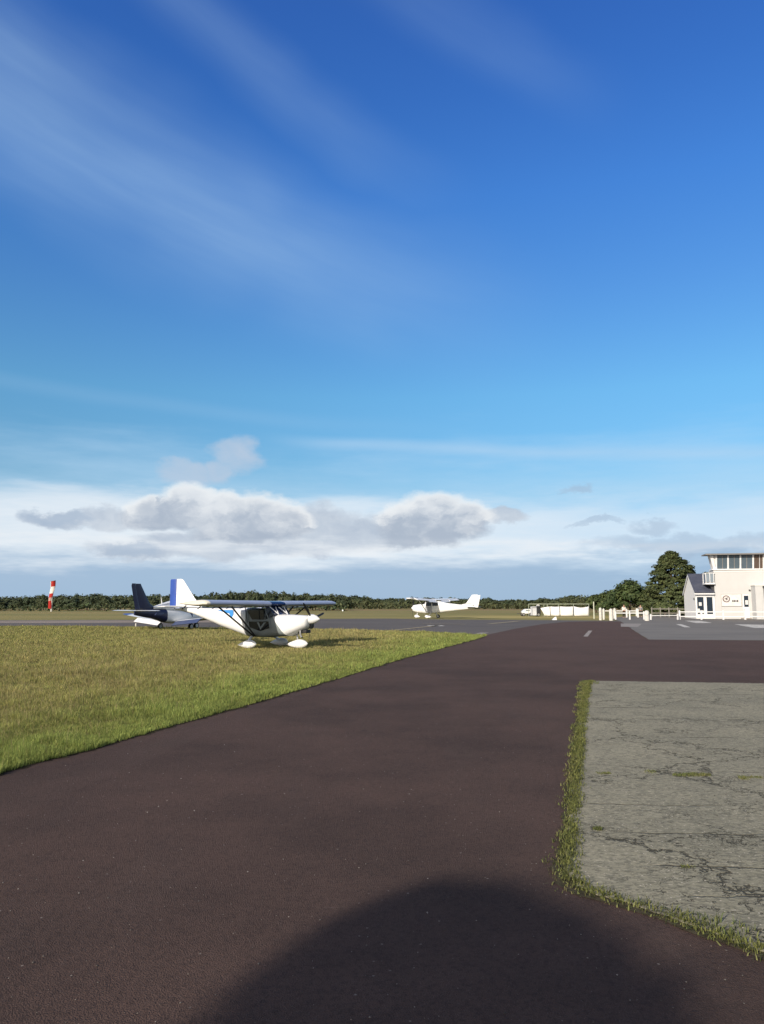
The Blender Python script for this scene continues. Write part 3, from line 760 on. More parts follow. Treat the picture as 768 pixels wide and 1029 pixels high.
# ---- low-wing machine behind it, navy tail towards us
h2 = math.atan2(.87, .5)
v = thing('light_aircraft', 'low-wing aeroplane with dark navy fin and white wings, half hidden behind the nearer white one', 'aeroplane', (-13.9, 52.0, 0), h2, 'parked light aeroplanes')
def hull(sts, name, m, p=v, n=20): return MB().loft([ring(*s[:4], n=n, e=s[4]) for s in sts]).build(name, m, p)
hull([(2.5, .22, .72, 1.10, 2.2), (2.35, .38, .58, 1.20, 2.5), (1.6, .50, .46, 1.28, 2.8), (.95, .55, .40, 1.32, 3.0)], 'engine_cowling', WHITE)
fz = hull([(.948, .55, .40, 1.32, 3.0), (.2, .57, .38, 1.34, 3.0), (-.7, .53, .42, 1.34, 3.0), (-1.3, .46, .50, 1.38, 2.8)], 'fuselage', WHITE)
hull([(-1.302, .458, .50, 1.385, 2.8), (-2.2, .30, .74, 1.40, 2.6), (-3.1, .16, .88, 1.37, 2.4), (-3.75, .05, 1.0, 1.30, 2.2)], 'rear_fuselage', NAVY)
cn = MB().loft([ring(1.0, .40, 1.30, 1.36, e=2.4), ring(.55, .47, 1.28, 1.72, e=2.6), ring(.0, .49, 1.28, 1.90, e=2.8), ring(-.6, .46, 1.28, 1.92, e=2.8), ring(-1.2, .37, 1.30, 1.78, e=2.6), ring(-2.2, .22, 1.36, 1.52, e=2.4)]).build('canopy', WHITE, v)
for s in (-1, 1):
    MB().prism([(.55, s * .475, 1.36), (.10, s * .494, 1.76), (-.62, s * .47, 1.78), (-.70, s * .475, 1.38)], (0, -s * .06, 0)).build('window', GLASS, cn, smooth=False)
    MB().prism([(.9, s * .552, 1.20), (-2.2, s * .36, 1.12), (-2.3, s * .33, .98), (.9, s * .556, .82)], (0, -s * .06, 0)).build('side_stripe', MIDB, fz, smooth=False)
    w = MB().loft([af(.75, s * .50, .55, 1.60, .21), af(.70, s * 2.2, .70, 1.45, .18), af(.55, s * 4.25, .93, 1.10, .13)]).build('wing', WHITE, v)
    MB().loft([af(.548, s * 4.252, .93, 1.10, .13), af(.42, s * 4.75, .99, .88, .10), af(.25, s * 4.88, 1.02, .60, .04)]).build('wing_tip', BLUE, w)
    fp = MB().loft([[(-.80, s * y, z + .55), (-.76, s * y, z + .50), (-1.12, s * y, z + .27), (-1.16, s * y, z + .29)] for y, z in ((.64, 0), (2.9, .22))])
    fo = fp.build('flap', WHITE if s > 0 else MIDB, w)  # right flap takes the slate blue to stand in for its shade
    sb = MB().loft([af(-3.25, s * .05, 1.27, .75, .085), af(-3.32, s * 1.80, 1.28, .66, .07), af(-3.42, s * 1.96, 1.28, .46, .03)]).build('stabiliser', WHITE, v)
MB().loft([af_v(-1.85, 0, 1.38, 1.42, .12), af_v(-2.50, 0, 1.75, .93, .11), af_v(-3.22, 0, 2.85, .50, .07), af_v(-3.30, 0, 3.0, .42, .04)]).build('fin', NAVY, v)
MB().loft([af_v(-3.275, 0, 1.34, .42, .10), af_v(-3.435, 0, 1.75, .36, .09), af_v(-3.725, 0, 2.86, .34, .06), af_v(-3.725, 0, 3.01, .30, .03)]).build('rudder', NAVY, v)
MB().tube([(-1.42, 0, 1.74), (-1.52, 0, 2.18)], [.035, .014], 6, 1.0).build('aerial', WHITE, v)
for x, y in ((-.15, -1.42), (-.15, 1.42), (1.85, 0)):
    lg = MB().tube([(x, y * .96, .56), (x, y, .20)], .05, 8).build('undercarriage_leg', STEEL if y else BLACK, v)
    t, r_ = MB(), MB(); wheel(t, r_, (x, y, .21), .21, .15)
    wo = t.build('wheel', RUBBER, v); r_.build('hub', STEEL, wo)
MB().lathe([(2.49, .16), (2.62, .13), (2.76, .02)], (0, 0, .92), 16, 'x').build('spinner', WHITE, v)
pr2 = thing('propeller', None, None); pr2.parent = v
for ang in (R(60), R(240)):
    pb = MB(); blade(pb, .92, ang, .9, .12, 2.56); pb.build('propeller_blade', BLACK, pr2)

# ---- white high-wing tourer far off, nose to the left
h3 = math.atan2(.53, -.85)
c = thing('light_aircraft', 'white high-wing aeroplane parked far off across the apron with its nose to the left', 'aeroplane', (6.0, 92.0, 0), h3, 'parked light aeroplanes')
def chull(sts, name, m): return hull(sts, name, m, c)
cow = chull([(2.55, .26, .95, 1.50, 2.2), (2.45, .42, .80, 1.58, 2.5), (1.9, .52, .66, 1.66, 2.8), (1.2, .56, .60, 1.72, 3.0)], 'engine_cowling', WHITE)
cb = chull([(1.198, .56, .60, 1.72, 3.0), (.7, .60, .56, 1.76, 3.6), (.65, .60, .56, 2.0, 3.8), (-.5, .60, .58, 2.10, 3.8), (-1.2, .56, .64, 2.05, 3.4)], 'cabin', WHITE)
chull([(-1.202, .558, .642, 2.04, 3.4), (-2.0, .44, .78, 1.84, 3.0), (-3.4, .28, .95, 1.68, 2.6), (-4.9, .13, 1.12, 1.56, 2.4), (-5.7, .04, 1.25, 1.50, 2.2)], 'rear_fuselage', WHITE)
for s in (-1, 1):
    MB().prism([(.55, s * .608, 1.44), (.38, s * .606, 1.92), (-.22, s * .606, 1.96), (-.26, s * .606, 1.46)], (0, -s * .05, 0)).build('window', GLASS, cb, smooth=False)
    MB().prism([(-.36, s * .606, 1.47), (-.34, s * .606, 1.95), (-.98, s * .582, 1.90), (-1.12, s * .575, 1.52)], (0, -s * .05, 0)).build('window', GLASS, cb, smooth=False)
    MB().prism([(.62, s * .61, .66), (.62, s * .61, 1.40), (-.32, s * .61, 1.42), (-.32, s * .61, .68)], (0, -s * .04, 0)).build('door', paint('wing_shade_on_door', (0.36, 0.37, 0.39), .4), cb, smooth=False)  # grey of the door paints in the wing's shadow
    w = MB().loft([af(.62, s * .62, 2.18, 1.40, .28), af(.62, s * 2.6, 2.24, 1.40, .27), af(.45, s * 5.45, 2.34, 1.00, .20), af(.32, s * 5.62, 2.34, .80, .08)]).build('wing', WHITE, c)
    for y0, y1, za, zb_, nm in ((.66, 2.75, 2.19, 2.25, 'flap'), (2.80, 5.35, 2.25, 2.34, 'aileron')):
        dz, dx_ = (.30, .34) if nm == 'flap' else (.16, .30)
        MB().loft([[(-.765 + q * .06, s * y, z + .07), (-.765 + q * .06, s * y, z - .03), (-.78 - dx_, s * y, z - dz - .02), (-.78 - dx_, s * y, z - dz + .02)] for y, z, q in ((y0, za, 0), (y1, zb_, 0 if nm == 'flap' else 3.2))]).build(nm, WHITE, w)
    MB().tube([(.30, s * 2.7, 2.17), (.34, s * .62, .70)], .07, 8, .5).build('wing_strut', WHITE, c)
    MB().loft([af(-4.75, s * .12, 1.36, 1.05, .10), af(-5.0, s * 1.85, 1.36, .72, .07)]).build('stabiliser', paint('grey_tailplane', (.42, .43, .45), .5), c)
    MB().tube([(-.15, s * .5, .66), (-.15, s * 1.25, .26)], .05, 8).build('undercarriage_leg', WHITE, c)
    if s < 0:  # far main wheel left bare and dark in place of its shade
        t, r_ = MB(), MB(); wheel(t, r_, (-.15, s * 1.3, .23), .23, .16); wo = t.build('wheel', RUBBER, c); r_.build('hub', STEEL, wo)
    else:
        wo = MB().loft(pant((-.1, s * 1.32, .24), .85, .40, .26)).build('wheel_fairing', WHITE, c)
        t, r_ = MB(), MB(); wheel(t, r_, (-.15, s * 1.32, .20), .20, .13); t.build('tyre', RUBBER, wo)
MB().loft([af(.61, -.618, 2.18, 1.6, .235), af(.61, .618, 2.18, 1.6, .235)]).build('wing_centre', WHITE, c)
MB().prism([(1.16, -.50, 1.70), (1.16, .50, 1.70), (.62, .52, 2.12), (.62, -.52, 2.12)], (-.05, 0, -.05)).build('windscreen', GLASS, c, smooth=False)
MB().loft([af_v(-3.75, 0, 1.58, 1.9, .05), af_v(-4.55, 0, 1.80, 1.30, .12), af_v(-5.28, 0, 2.72, .80, .08), af_v(-5.36, 0, 2.78, .66, .04)]).build('fin', WHITE, c)
MB().loft([af_v(-5.50, 0, 1.30, .55, .10), af_v(-5.70, 0, 1.80, .48, .10), af_v(-6.03, 0, 2.72, .34, .06)]).build('rudder', WHITE, c)
MB().loft([af_v(-4.2, 0, 1.72, .9, .135), af_v(-5.05, 0, 1.80, .8, .135)]).build('tail_stripe', paint('brown_stripe', (.10, .06, .05), .4), c)
MB().tube([(2.0, 0, .74), (2.05, 0, .26)], .05, 8).build('undercarriage_leg', WHITE, c)
pn = MB().loft(pant((2.1, 0, .24), .80, .40, .24)).build('wheel_fairing', WHITE, c)
t, r_ = MB(), MB(); wheel(t, r_, (2.05, 0, .19), .19, .12); t.build('tyre', RUBBER, pn)
MB().lathe([(2.54, .20), (2.68, .16), (2.86, .02)], (0, 0, 1.22), 16, 'x').build('spinner', WHITE, c)
pr3 = thing('propeller', None, None); pr3.parent = c
for ang in (R(8), R(188)):
    pb = MB(); blade(pb, 1.22, ang, .95, .15, 2.62); pb.build('propeller_blade', BLACK, pr3)
# ------------------------------------------------------------------ control tower and clubhouse
def m_render(name, c, rough=0.9, streak=0.25):
    m, b = newmat(name, rough, 0.15)
    o = coords(); f = noise(o, 0.8, 5, 0.6); g = noise(scalev(o, 2.5, 2.5, 0.25), 1.0, 5, 0.65); h = noise(o, 30, 3, 0.6)
    k = mixc(f.step(0.35, 0.7) * 0.35, c, tuple(q * 0.86 for q in c))
    k = mixc(g.step(0.55, 0.8) * streak, k, tuple(q * r for q, r in zip(c, (0.72, 0.70, 0.66))))
    setc(b, k); bump(b, h, 0.25, 0.01); return m
WALL = m_render('cream_render', (0.525, 0.53, 0.53)); WALLW = m_render('white_render', (0.72, 0.70, 0.68))
def m_board():
    m, b = newmat('white_weatherboard', 0.6, 0.3); o = coords(); x, y, z = sepxyz(o)
    f = noise(o, 3, 4, 0.6); w = X.op('FRACT', z * 6.0)
    k = mixc(f.step(0.4, 0.7) * 0.4, (0.82, 0.81, 0.79), (0.74, 0.73, 0.71)); k = mixc((1.0 - w.step(0.0, 0.10)) * 0.6, k, (0.38, 0.38, 0.38))
    setc(b, k); bump(b, w, 0.6, 0.03); return m
def m_slate():
    m, b = newmat('blue_slate', 0.55, 0.35); o = coords(); x, y, z = sepxyz(o)
    br = X.nt.nodes.new('ShaderNodeTexBrick'); X.nt.links.new(vec(x, z * 1.75), br.inputs['Vector'])
    br.inputs['Scale'].default_value = 3.0; br.inputs['Color1'].default_value = (0.060, 0.068, 0.098, 1); br.inputs['Color2'].default_value = (0.085, 0.093, 0.128, 1)
    br.inputs['Mortar'].default_value = (0.03, 0.032, 0.045, 1); br.inputs['Mortar Size'].default_value = 0.012; br.inputs['Bias'].default_value = -0.2
    f = noise(o, 1.2, 4, 0.6); setc(b, mixc(f.step(.4, .7) * .4, br.outputs['Color'], (0.11, 0.115, 0.14))); return m
BOARD, SLATE = m_board(), m_slate()
TRIM = paint('white_painted_wood', (0.74, 0.75, 0.755), 0.5, 0.3, 0.06)
FASCIA = paint('grey_roof_edge', (0.22, 0.215, 0.21), 0.6, 0.3, 0.1)
ROOFF = paint('flat_roof_felt', (0.16, 0.155, 0.15), 0.9, 0.1, 0.1)
PANE = paint('tower_glass', (0.090, 0.125, 0.155), 0.12, 0.6, 0.05)
PANEB = paint('tower_glass_brownish', (0.110, 0.082, 0.066), 0.2, 0.5, 0.1)
DARKP = paint('dark_shop_glass', (0.016, 0.026, 0.040), 0.10, 0.6, 0.05)
BALG = paint('balcony_glass', (0.22, 0.26, 0.30), 0.15, 0.5, 0.05)
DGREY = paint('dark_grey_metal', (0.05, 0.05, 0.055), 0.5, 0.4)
TH_B = R(-13); AX, AY = at(719, 607, 88.0)[0], 88.0
bt = thing('control_tower', 'cream aerodrome control tower with glazed lookout room, balcony and slate-roofed white annex', 'building', (AX, AY, 0), TH_B)
ct, sn = math.cos(TH_B), math.sin(TH_B)
def LX(px, ly=0.0):             # local x along the front at the photograph's column px
    k = (px - PW / 2) / FPX
    # AX + l*ct - ly*sn = k * (AY + l*sn + ly*ct)   (plus the small pitch term, left out)
    return (k * (AY + ly * ct) - AX + ly * sn) / (ct - k * sn)
def LZ(py, lx=0.0, ly=0.0):
    Y = AY + lx * sn + ly * ct; return at(384, py, Y)[2]
def bb(name, x0, x1, y0, y1, z0, z1, m, parent=bt, bevel=0.0): return MB().box(x0, x1, y0, y1, z0, z1).build(name, m, parent, smooth=False, bevel=bevel)
X1 = 15.0
zs, zr = LZ(573), LZ(558.0)
bb('tower_wall', 0, X1, 0, 3.2, -.1, zs - .004, WALL)
# lookout room: windows leaning outward over a white sill
sill = bb('window_sill', -.14, X1 + .1, -.16, 2.0, zs, zs + .14, TRIM, bevel=.02)
bb('sill_shadow_groove', -.03, X1 + .03, -.035, 2.0, zs - .20, zs - .06, WALLW)
zw0, zw1 = zs + .14, zr - .02
ln = 0.34                       # how far the heads lean out
roof = bb('lookout_roof', -ln - .62, X1 + .4, -ln - .60, 1.7, zr, zr + .11, FASCIA)
bb('roof_deck', -ln - .55, X1 + .3, -ln - .53, 1.6, zr + .113, zr + .15, ROOFF, roof)
cols = [LX(q) for q in (719.4, 731.2, 743.6, 756.4, 766.8)]
def leanbar(x0, x1, name='window_mullion', m=TRIM, d=.10, y=0.0):
    return MB().prism([(x0, y, zw0), (x1, y, zw0), (x1, y - ln, zw1), (x0, y - ln, zw1)], (0, d, 0)).build(name, m, bt, smooth=False)
for i in range(4):
    a, e = cols[i] + .09, cols[i + 1] - .09
    MB().prism([(a, .03, zw0), (e, .03, zw0), (e, .03 - ln, zw1), (a, .03 - ln, zw1)], (0, .05, 0)).build('lookout_window', PANEB if i == 3 else PANE, bt, smooth=False)
    # something pale standing inside, seen through the glass as an upright
    MB().prism([(a + .55, .022, zw0), (a + .62, .022, zw0), (a + .62, .022 - ln, zw1), (a + .55, .022 - ln, zw1)], (0, .006, 0)).build('glazing_bar', FASCIA if i != 3 else WALL, bt, smooth=False)
for i, x in enumerate(cols): leanbar(x - .085, x + .085) if i < 4 else leanbar(x - .085, x + .9, 'corner_panel', WALLW)
for x in np.arange(cols[4] + 2.3, X1, 1.5): leanbar(x - .07, x + .07)
MB().prism([(cols[4] + .9, .03, zw0), (X1, .03, zw0), (X1, .03 - ln, zw1), (cols[4] + .9, .03 - ln, zw1)], (0, .05, 0)).build('lookout_window', PANE, bt, smooth=False)
# corner post and panelled left side of the lookout, canted the same way
MB().prism([(-.02, .0, zw0), (.24, .0, zw0), (-.02 - .02, -ln, zw1), (-ln - .06, -ln, zw1)], (0, .12, 0)).build('corner_post', TRIM, bt, smooth=False)
MB().add([(.02, .13, zw0), (.02, 1.5, zw0), (-ln, 1.3, zw1), (-ln, -.2, zw1), (.3, .13, zw0), (.3, 1.5, zw0), (.3, 1.3, zw1), (.3, -.2, zw1)],
         [(0, 1, 2, 3), (4, 7, 6, 5), (0, 3, 7, 4), (1, 5, 6, 2), (3, 2, 6, 7), (0, 4, 5, 1)]).build('lookout_side_panel', WALLW, bt, smooth=False)
bb('lookout_back_wall', .32, X1, 1.1, 1.25, zw0, zw1, WALLW)
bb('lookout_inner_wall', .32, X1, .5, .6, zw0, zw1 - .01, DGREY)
# balcony hung on the left flank
xb0, xb1 = LX(707.3), -.01
zb0, zb1 = LZ(587.2), LZ(576.2)
bal = bb('balcony', xb0, xb1, -.35, 1.6, zb0, zb0 + .18, TRIM)
rl = MB()
for x, y in ((xb0 + .06, -.29), (xb0 + .06, 1.2), (xb0 + .06, 1.5), ((xb0 + xb1) / 2, -.29), (xb1 - .08, -.29)): rl.box(x - .03, x + .03, y - .03, y + .03, zb0 + .182, zb1)
rl.box(xb0, xb1, -.34, -.24, zb1 + .002, zb1 + .06); rl.box(xb0, xb0 + .1, -.238, 1.55, zb1 + .002, zb1 + .06)
rl.build('railing', TRIM, bal, smooth=False)
bb('balcony_panel', xb0 + .10, (xb0 + xb1) / 2 - .04, -.30, -.28, zb0 + .25, zb1 - .06, BALG, bal)
bb('balcony_panel', (xb0 + xb1) / 2 + .04, xb1 - .12, -.30, -.28, zb0 + .25, zb1 - .06, BALG, bal)
bb('balcony_panel', xb0 + .05, xb0 + .07, -.2, 1.4, zb0 + .25, zb1 - .06, BALG, bal)
MB().prism([(xb1, .2, zb0 - .004), (xb1, .2, zb0 - 1.0), (xb0 + .5, .2, zb0 - .004)], (0, .18, 0)).build('balcony_shade_wedge', DGREY, bal, smooth=False)  # dark wedge standing in for the shadow under the balcony
bb('balcony_soffit_shade', xb0 + .1, xb1 - .01, -.25, 1.5, zb0 - .07, zb0 - .004, DGREY, bal)  # soffit coloured dark to paint the shade beneath the slab
# annex: white boarded walls, slate roof, gable to the left
xa0, xa1 = LX(697.2), -.012
DEP = 8.2; FRY = 0.18
ze, zk = LZ(594.5, xa0), LZ(577.2, xa0, DEP / 2)
aw = MB()
aw.prism([(xa0, FRY, -.1), (xa0, FRY, ze), (xa0, FRY + DEP / 2, zk), (xa0, FRY + DEP, ze), (xa0, FRY + DEP, -.1)], (xa1 - xa0, 0, 0))
annex = aw.build('annex_wall', BOARD, bt, smooth=False)
def slope(y0, z0, y1, z1, name):
    n = Vector((0, -(z1 - z0), (y1 - y0))).normalized()
    if n.z < 0: n = -n
    return MB().prism([(xa0 - .12, y0, z0 + .01), (xa1 - .003, y0, z0 + .01), (xa1 - .003, y1, z1 + .01), (xa0 - .12, y1, z1 + .01)], n * .09)
sl_ = (zk - ze) / (DEP / 2)
rf = slope(FRY - .30, ze - .30 * sl_, FRY + DEP / 2 - .002, zk, '').build('annex_roof', SLATE, bt, smooth=False)
slope(FRY + DEP + .3, ze - .3 * sl_, FRY + DEP / 2 + .002, zk, '').build('annex_roof', SLATE, bt, smooth=False)
bb('gutter', xa0 - .15, xa1 - .05, FRY - .46, FRY - .33, ze - .34, ze - .20, TRIM, rf, .02)
bb('fascia_board', xa0 + .004, xa1 - .02, FRY - .08, FRY - .006, ze - .62, ze - .10, TRIM)
for y0, z0, y1, z1 in ((FRY - .30, ze - .30 * sl_ - .02, FRY + DEP / 2 - .01, zk - .02), (FRY + DEP + .3, ze - .3 * sl_ - .02, FRY + DEP / 2 + .01, zk - .02)):
    MB().prism([(xa0 - .12, y0, z0), (xa0 - .12, y1, z1), (xa0 - .12, y1, z1 - .22), (xa0 - .12, y0, z0 - .22)], (.06, 0, 0)).build('barge_board', TRIM, bt, smooth=False)
bb('chimney_vent', LX(714.5) - .2, LX(714.5) + .1, FRY + DEP / 2 - .2, FRY + DEP / 2 + .2, zk - .1, zk + .16, TRIM, bt)
zd0, zd1 = .55, LZ(597.4)
for q0, q1 in ((698.4, 704.9), (707.9, 713.8)):
    a, e = LX(q0, FRY), LX(q1, FRY)
    wn = MB(); t_ = .09
    wn.box(a - t_, a, FRY - .05, FRY - .004, zd0, zd1).box(e, e + t_, FRY - .05, FRY - .004, zd0, zd1).box(a - t_, e + t_, FRY - .05, FRY - .004, zd1 + .002, zd1 + .1).box(a - t_, e + t_, FRY - .05, FRY - .004, zd0 - .1, zd0 - .002)
    wf = wn.build('annex_window', TRIM, bt, smooth=False)
    bb('pane', a, e, FRY - .02, FRY - .006, zd0, zd1, DARKP, wf)
    if q0 < 700:                # pale patches on the left pane
        nm = paint('pale_patch_white', (.66, .66, .66), .8)
        bb('pale_patch', a + .18, a + .48, FRY - .028, FRY - .022, zd0 + .95, zd0 + 1.35, nm, wf); bb('pale_patch', a + .02, a + .26, FRY - .028, FRY - .022, zd0 + .15, zd0 + .62, nm, wf)
        bb('pale_patch', a + .50, a + .66, FRY - .028, FRY - .022, zd0 + .10, zd0 + .44, nm, wf)
bb('wall_lamp', xa0 - .09, xa0 - .004, FRY + .6, FRY + .78, 2.15, 2.42, DGREY, bt)
bb('downpipe', LX(716.8, FRY) - .05, LX(716.8, FRY) + .05, FRY - .12, FRY - .02, 0, ze - .35, TRIM)
bb('plinth', xa0 - .02, -.02, FRY - .03, FRY - .004, 0, .32, WALLW)
# lower front of the tower: white board with round badge, door, wall lamp, projecting bay
s0, s1 = LX(722.3), LX(743.0)
sg = bb('notice_board', s0, s1, -.07, -.004, LZ(609.2), LZ(596.8), paint('board_white', (.70, .68, .66), .5), bt)
fr = MB(); z0_, z1_ = LZ(609.2), LZ(596.8)
for a in ((s0, s1, z1_ - .05, z1_), (s0, s1, z0_, z0_ + .05), (s0, s0 + .05, z0_ + .052, z1_ - .052), (s1 - .05, s1, z0_ + .052, z1_ - .052)): fr.box(a[0], a[1], -.09, -.072, a[2], a[3])
fr.build('board_frame', paint('board_frame_grey', (.42, .41, .40), .5), sg, smooth=False)
bx, bz = LX(727.6), LZ(601.8)
MB().lathe([(-.078, .001), (-.078, .40), (-.092, .40), (-.092, .001)], (bx, 0, bz), 28, 'y').build('badge', paint('badge_dark_red_grey', (.16, .12, .12), .5), sg)
MB().lathe([(-.094, .001), (-.094, .29), (-.100, .29), (-.100, .001)], (bx, 0, bz), 28, 'y').build('badge_centre', paint('badge_pale', (.62, .60, .58), .5), sg)
MB().prism([(bx - .22, -.108, bz + .03), (bx + .02, -.108, bz + .10), (bx + .16, -.108, bz + .22), (bx + .10, -.108, bz - .02), (bx + .22, -.108, bz - .12), (bx + .04, -.108, bz - .08), (bx - .06, -.108, bz - .22), (bx - .05, -.108, bz - .03)], (0, .006, 0)).build('badge_emblem', paint('badge_emblem_dark', (.10, .08, .09), .5), sg, smooth=False)
tx = MB()
for k, (a, e) in enumerate(((733.4, 734.6), (735.0, 736.2), (736.6, 737.4), (737.8, 739.4))): tx.box(LX(a), LX(e), -.084, -.074, LZ(604.9), LZ(603.0))
tx.build('lettering', DGREY, sg, smooth=False)
d0, d1 = LX(744.2), LX(750.2)
dr = bb('door', d0, d1, -.06, -.004, .02, LZ(597.6), TRIM)
bb('door_glass', d0 + .10, d1 - .06, -.075, -.062, LZ(609.8), LZ(598.6), DARKP, dr)
bb('pale_patch', d0 + .22, d0 + .52, -.082, -.077, LZ(607.5), LZ(603.2), paint('pale_patch_white', (.66, .66, .66), .8), dr)  # pale patch on the door glass
bb('door_handle', d0 + .04, d0 + .08, -.12, -.062, 1.0, 1.16, STEEL, dr)
bb('door_step', d0 - .3, d1 + .1, -.5, -.01, 0, .14, MC)
# bay
by = -1.9; b0 = LX(753.0, 0.0); zb = LZ(589.0, 4)
bay = bb('projecting_bay', b0, X1, by, -.004, -.1, zb, WALL)
bb('bay_coping', b0 - .06, X1 + .06, by - .06, -.006, zb + .003, zb + .12, WALLW, bay)
px_ = LX(765.8, by); bb('downpipe', px_ - .05, px_ + .05, by - .12, by - .02, 0, zb - .25, DGREY); bb('pipe_hopper', px_ - .12, px_ + .12, by - .2, by - .004, zb - .25, zb - .02, DGREY)
bb('wall_lamp', LX(758.8, by / 2) - .18, LX(758.8, by / 2) - .02, by / 2 - .1, by / 2 + .1, LZ(601), LZ(598.2), DGREY)
bb('wall_lamp', LX(751.3) - .08, LX(751.3) + .08, -.16, -.004, LZ(593.8), LZ(592.6), DGREY)

# ------------------------------------------------------------------ fences, posts, markers
WPOST = m_mark('weathered_white_post', (0.60, 0.585, 0.55), (0.46, 0.75))
def fence(name, label, p0, p1, n, hp, rails, pw=.16, grp=None, mat=TRIM, cap=True):
    a, e = Vector((p0[0], p0[1], 0)), Vector((p1[0], p1[1], 0)); d = (e - a); L = d.length; ang = math.atan2(d.y, d.x)
    t = thing(name, label, 'fence', a, ang, grp)
    for k in range(n):
        x = L * k / (n - 1)
        m = MB().box(x - pw / 2, x + pw / 2, -pw / 2, pw / 2, -.1, hp)
        if cap: m.add([(x - pw / 2, -pw / 2, hp), (x + pw / 2, -pw / 2, hp), (x + pw / 2, pw / 2, hp), (x - pw / 2, pw / 2, hp), (x, 0, hp + .06)], [(0, 1, 4), (1, 2, 4), (2, 3, 4), (3, 0, 4)])
        m.build('fence_post', mat, t, smooth=False)
    for z in rails:
        for k in range(n - 1):
            MB().box(L * k / (n - 1) + pw / 2 + .003, L * (k + 1) / (n - 1) - pw / 2 - .003, -.035, .035, z - .05, z + .05).build('rail', mat, t, smooth=False)
    return t
fa, fb = G(683.2, 622.8), G(749, 622.9)
dx_ = (fb[0] - fa[0]) / 3
fence('fence', 'white post and rail fence running in front of the control tower', fa, (fa[0] + dx_ * 7, fa[1] + (fb[1] - fa[1]) / 3 * 7), 8, .98, (.36, .86))
fence('fence', 'single white rail between the squat gate post and the tower fence', (at(654, 618, 82)[0], 82), (at(681, 618, 83)[0], 83), 2, .6, (.48,), .12)
fence('fence', 'low white rail fence between the gate posts left of the pine', (at(618.5, 616, 84)[0], 84), (at(647, 616, 84)[0], 84), 3, .86, (.72,), .13)
fence('fence', 'far white rail fence behind the gate posts', (at(607, 614, 97)[0], 97), (at(641, 614, 97)[0], 97), 4, 1.02, (.84,), .16)
fence('fence', 'grey wooden fence running in front of the big pine towards the annex', (at(655, 612, 99)[0], 99), (at(690, 612, 97)[0], 97), 5, 1.25, (.55, 1.08), .12, None, paint('grey_weathered_wood', (.20, .19, .17), .85))
def bollard(label, px, yb, yt, w, split=False, taper=.85, rough=.02):
    x, y = G(px, yb); h = at(px, yt, y)[2]; t = w * y / FPX
    r = t / 2
    prof = [(-.05, r), (h * .25, r * 1.02), (h * .6, r * .95), (h * .85, r * taper), (h * .96, r * taper * .75), (h, r * taper * .25)]
    mb = MB().lathe(prof, (0, 0, 0), 14, 'z')
    for i, q in enumerate(mb.v): mb.v[i] = (q[0] * (1 + rough * math.sin(i * 7.1)), q[1], q[2])
    o = mb.build('gate_post', WPOST); o.location = (x, y, 0); tag(o, label, 'post', 'white posts at the aerodrome gate'); return o
bollard('slim white gate post standing farthest left of the posts by the pine', 603.7, 623.2, 610.6, 2.9, taper=.95, rough=.10)
bollard('short narrow white post close to the right of the leftmost gate post', 606.9, 622.6, 611.4, 2.2, taper=.9, rough=.08)
bollard('stout white gate post in the middle pair with rounded top', 614.4, 623.6, 611.6, 4.0, taper=.9)
bollard('smaller white post tucked behind the stout middle gate post', 618.0, 621.8, 611.0, 3.0, taper=.8)
bollard('squat broad white gate post at the left end of the tower fence', 650.4, 623.9, 613.4, 4.8, taper=.92)
bollard('short white post under the pine, at the end of the far rail fence', 640.6, 619.4, 611.2, 3.0, taper=.9)
def pole(name, label, cat, px, yb, yt, r, mat):
    x, y = G(px, yb); h = at(px, yt, y)[2]
    o = MB().tube([(0, 0, -.1), (0, 0, h)], [r, r * .85], 8).build(name, mat); o.location = (x, y, 0); return tag(o, label, cat)
pole('marker_pole', 'thin pale upright pole right of the white windbreak screen', 'pole', 597.2, 621.8, 604.6, .075, paint('pale_green_pole', (.50, .52, .42), .6))
# white sheeted screen hung under a long pale rail
sy = 104.0; sx0 = at(541.5, 614, sy)[0]; sx1 = at(592.6, 614, sy)[0]
sc_ = thing('screen_fence', 'long low white sheeting screen hung on posts under a thin rail', 'screen', (sx0, sy, 0))
LS = sx1 - sx0
SHEET = paint('white_tarpaulin', (0.80, 0.80, 0.80), .6, .3, .04, 1.5)
seg = [at(q, 614, sy)[0] - sx0 for q in (543.2, 553.2, 563.0, 576.8, 592.2)]
for i in range(4):
    a, e = seg[i] + .03, seg[i + 1] - .03; m = 9; top = []; bot = []
    zt = at(560, 609.4, sy)[2]
    for k in range(m):
        t = k / (m - 1); x = a + (e - a) * t
        sag = (.16 if i == 3 else .05) * math.sin(math.pi * t) + (.22 * (1 - t) ** 2 if i == 0 else 0)
        top.append((x, .05 * math.sin(6.3 * t + i), zt - sag)); bot.append((x + (.55 * (1 - t) if i == 0 else 0), .10 * math.sin(5 * t + i) - .06, .10))
    vs = []; fs = []
    for r_ in range(6):
        w_ = r_ / 5
        vs += [tuple(Vector(top[k]).lerp(Vector(bot[k]), w_) + Vector((0, -.05 * math.sin(math.pi * w_) * (1 + .5 * math.sin(3 * k)), 0))) for k in range(m)]
    for r_ in range(5):
        fs += [(r_ * m + k, r_ * m + k + 1, (r_ + 1) * m + k + 1, (r_ + 1) * m + k) for k in range(m - 1)]
    o = MB().add(vs, fs).build('sheet', SHEET, sc_); sd = o.modifiers.new('Solidify', 'SOLIDIFY'); sd.thickness = .015
GRN = paint('pale_green_steel', (.34, .38, .30), .6)
zr_ = at(560, 607.0, sy)[2]
for q in (531.6, 547.0, 550.5, 561.5, 576.8, 592.2):
    x = at(q, 614, sy)[0] - sx0; MB().tube([(x, .12, -.1), (x, .12, zr_)], .035, 6).build('screen_post', GRN, sc_)
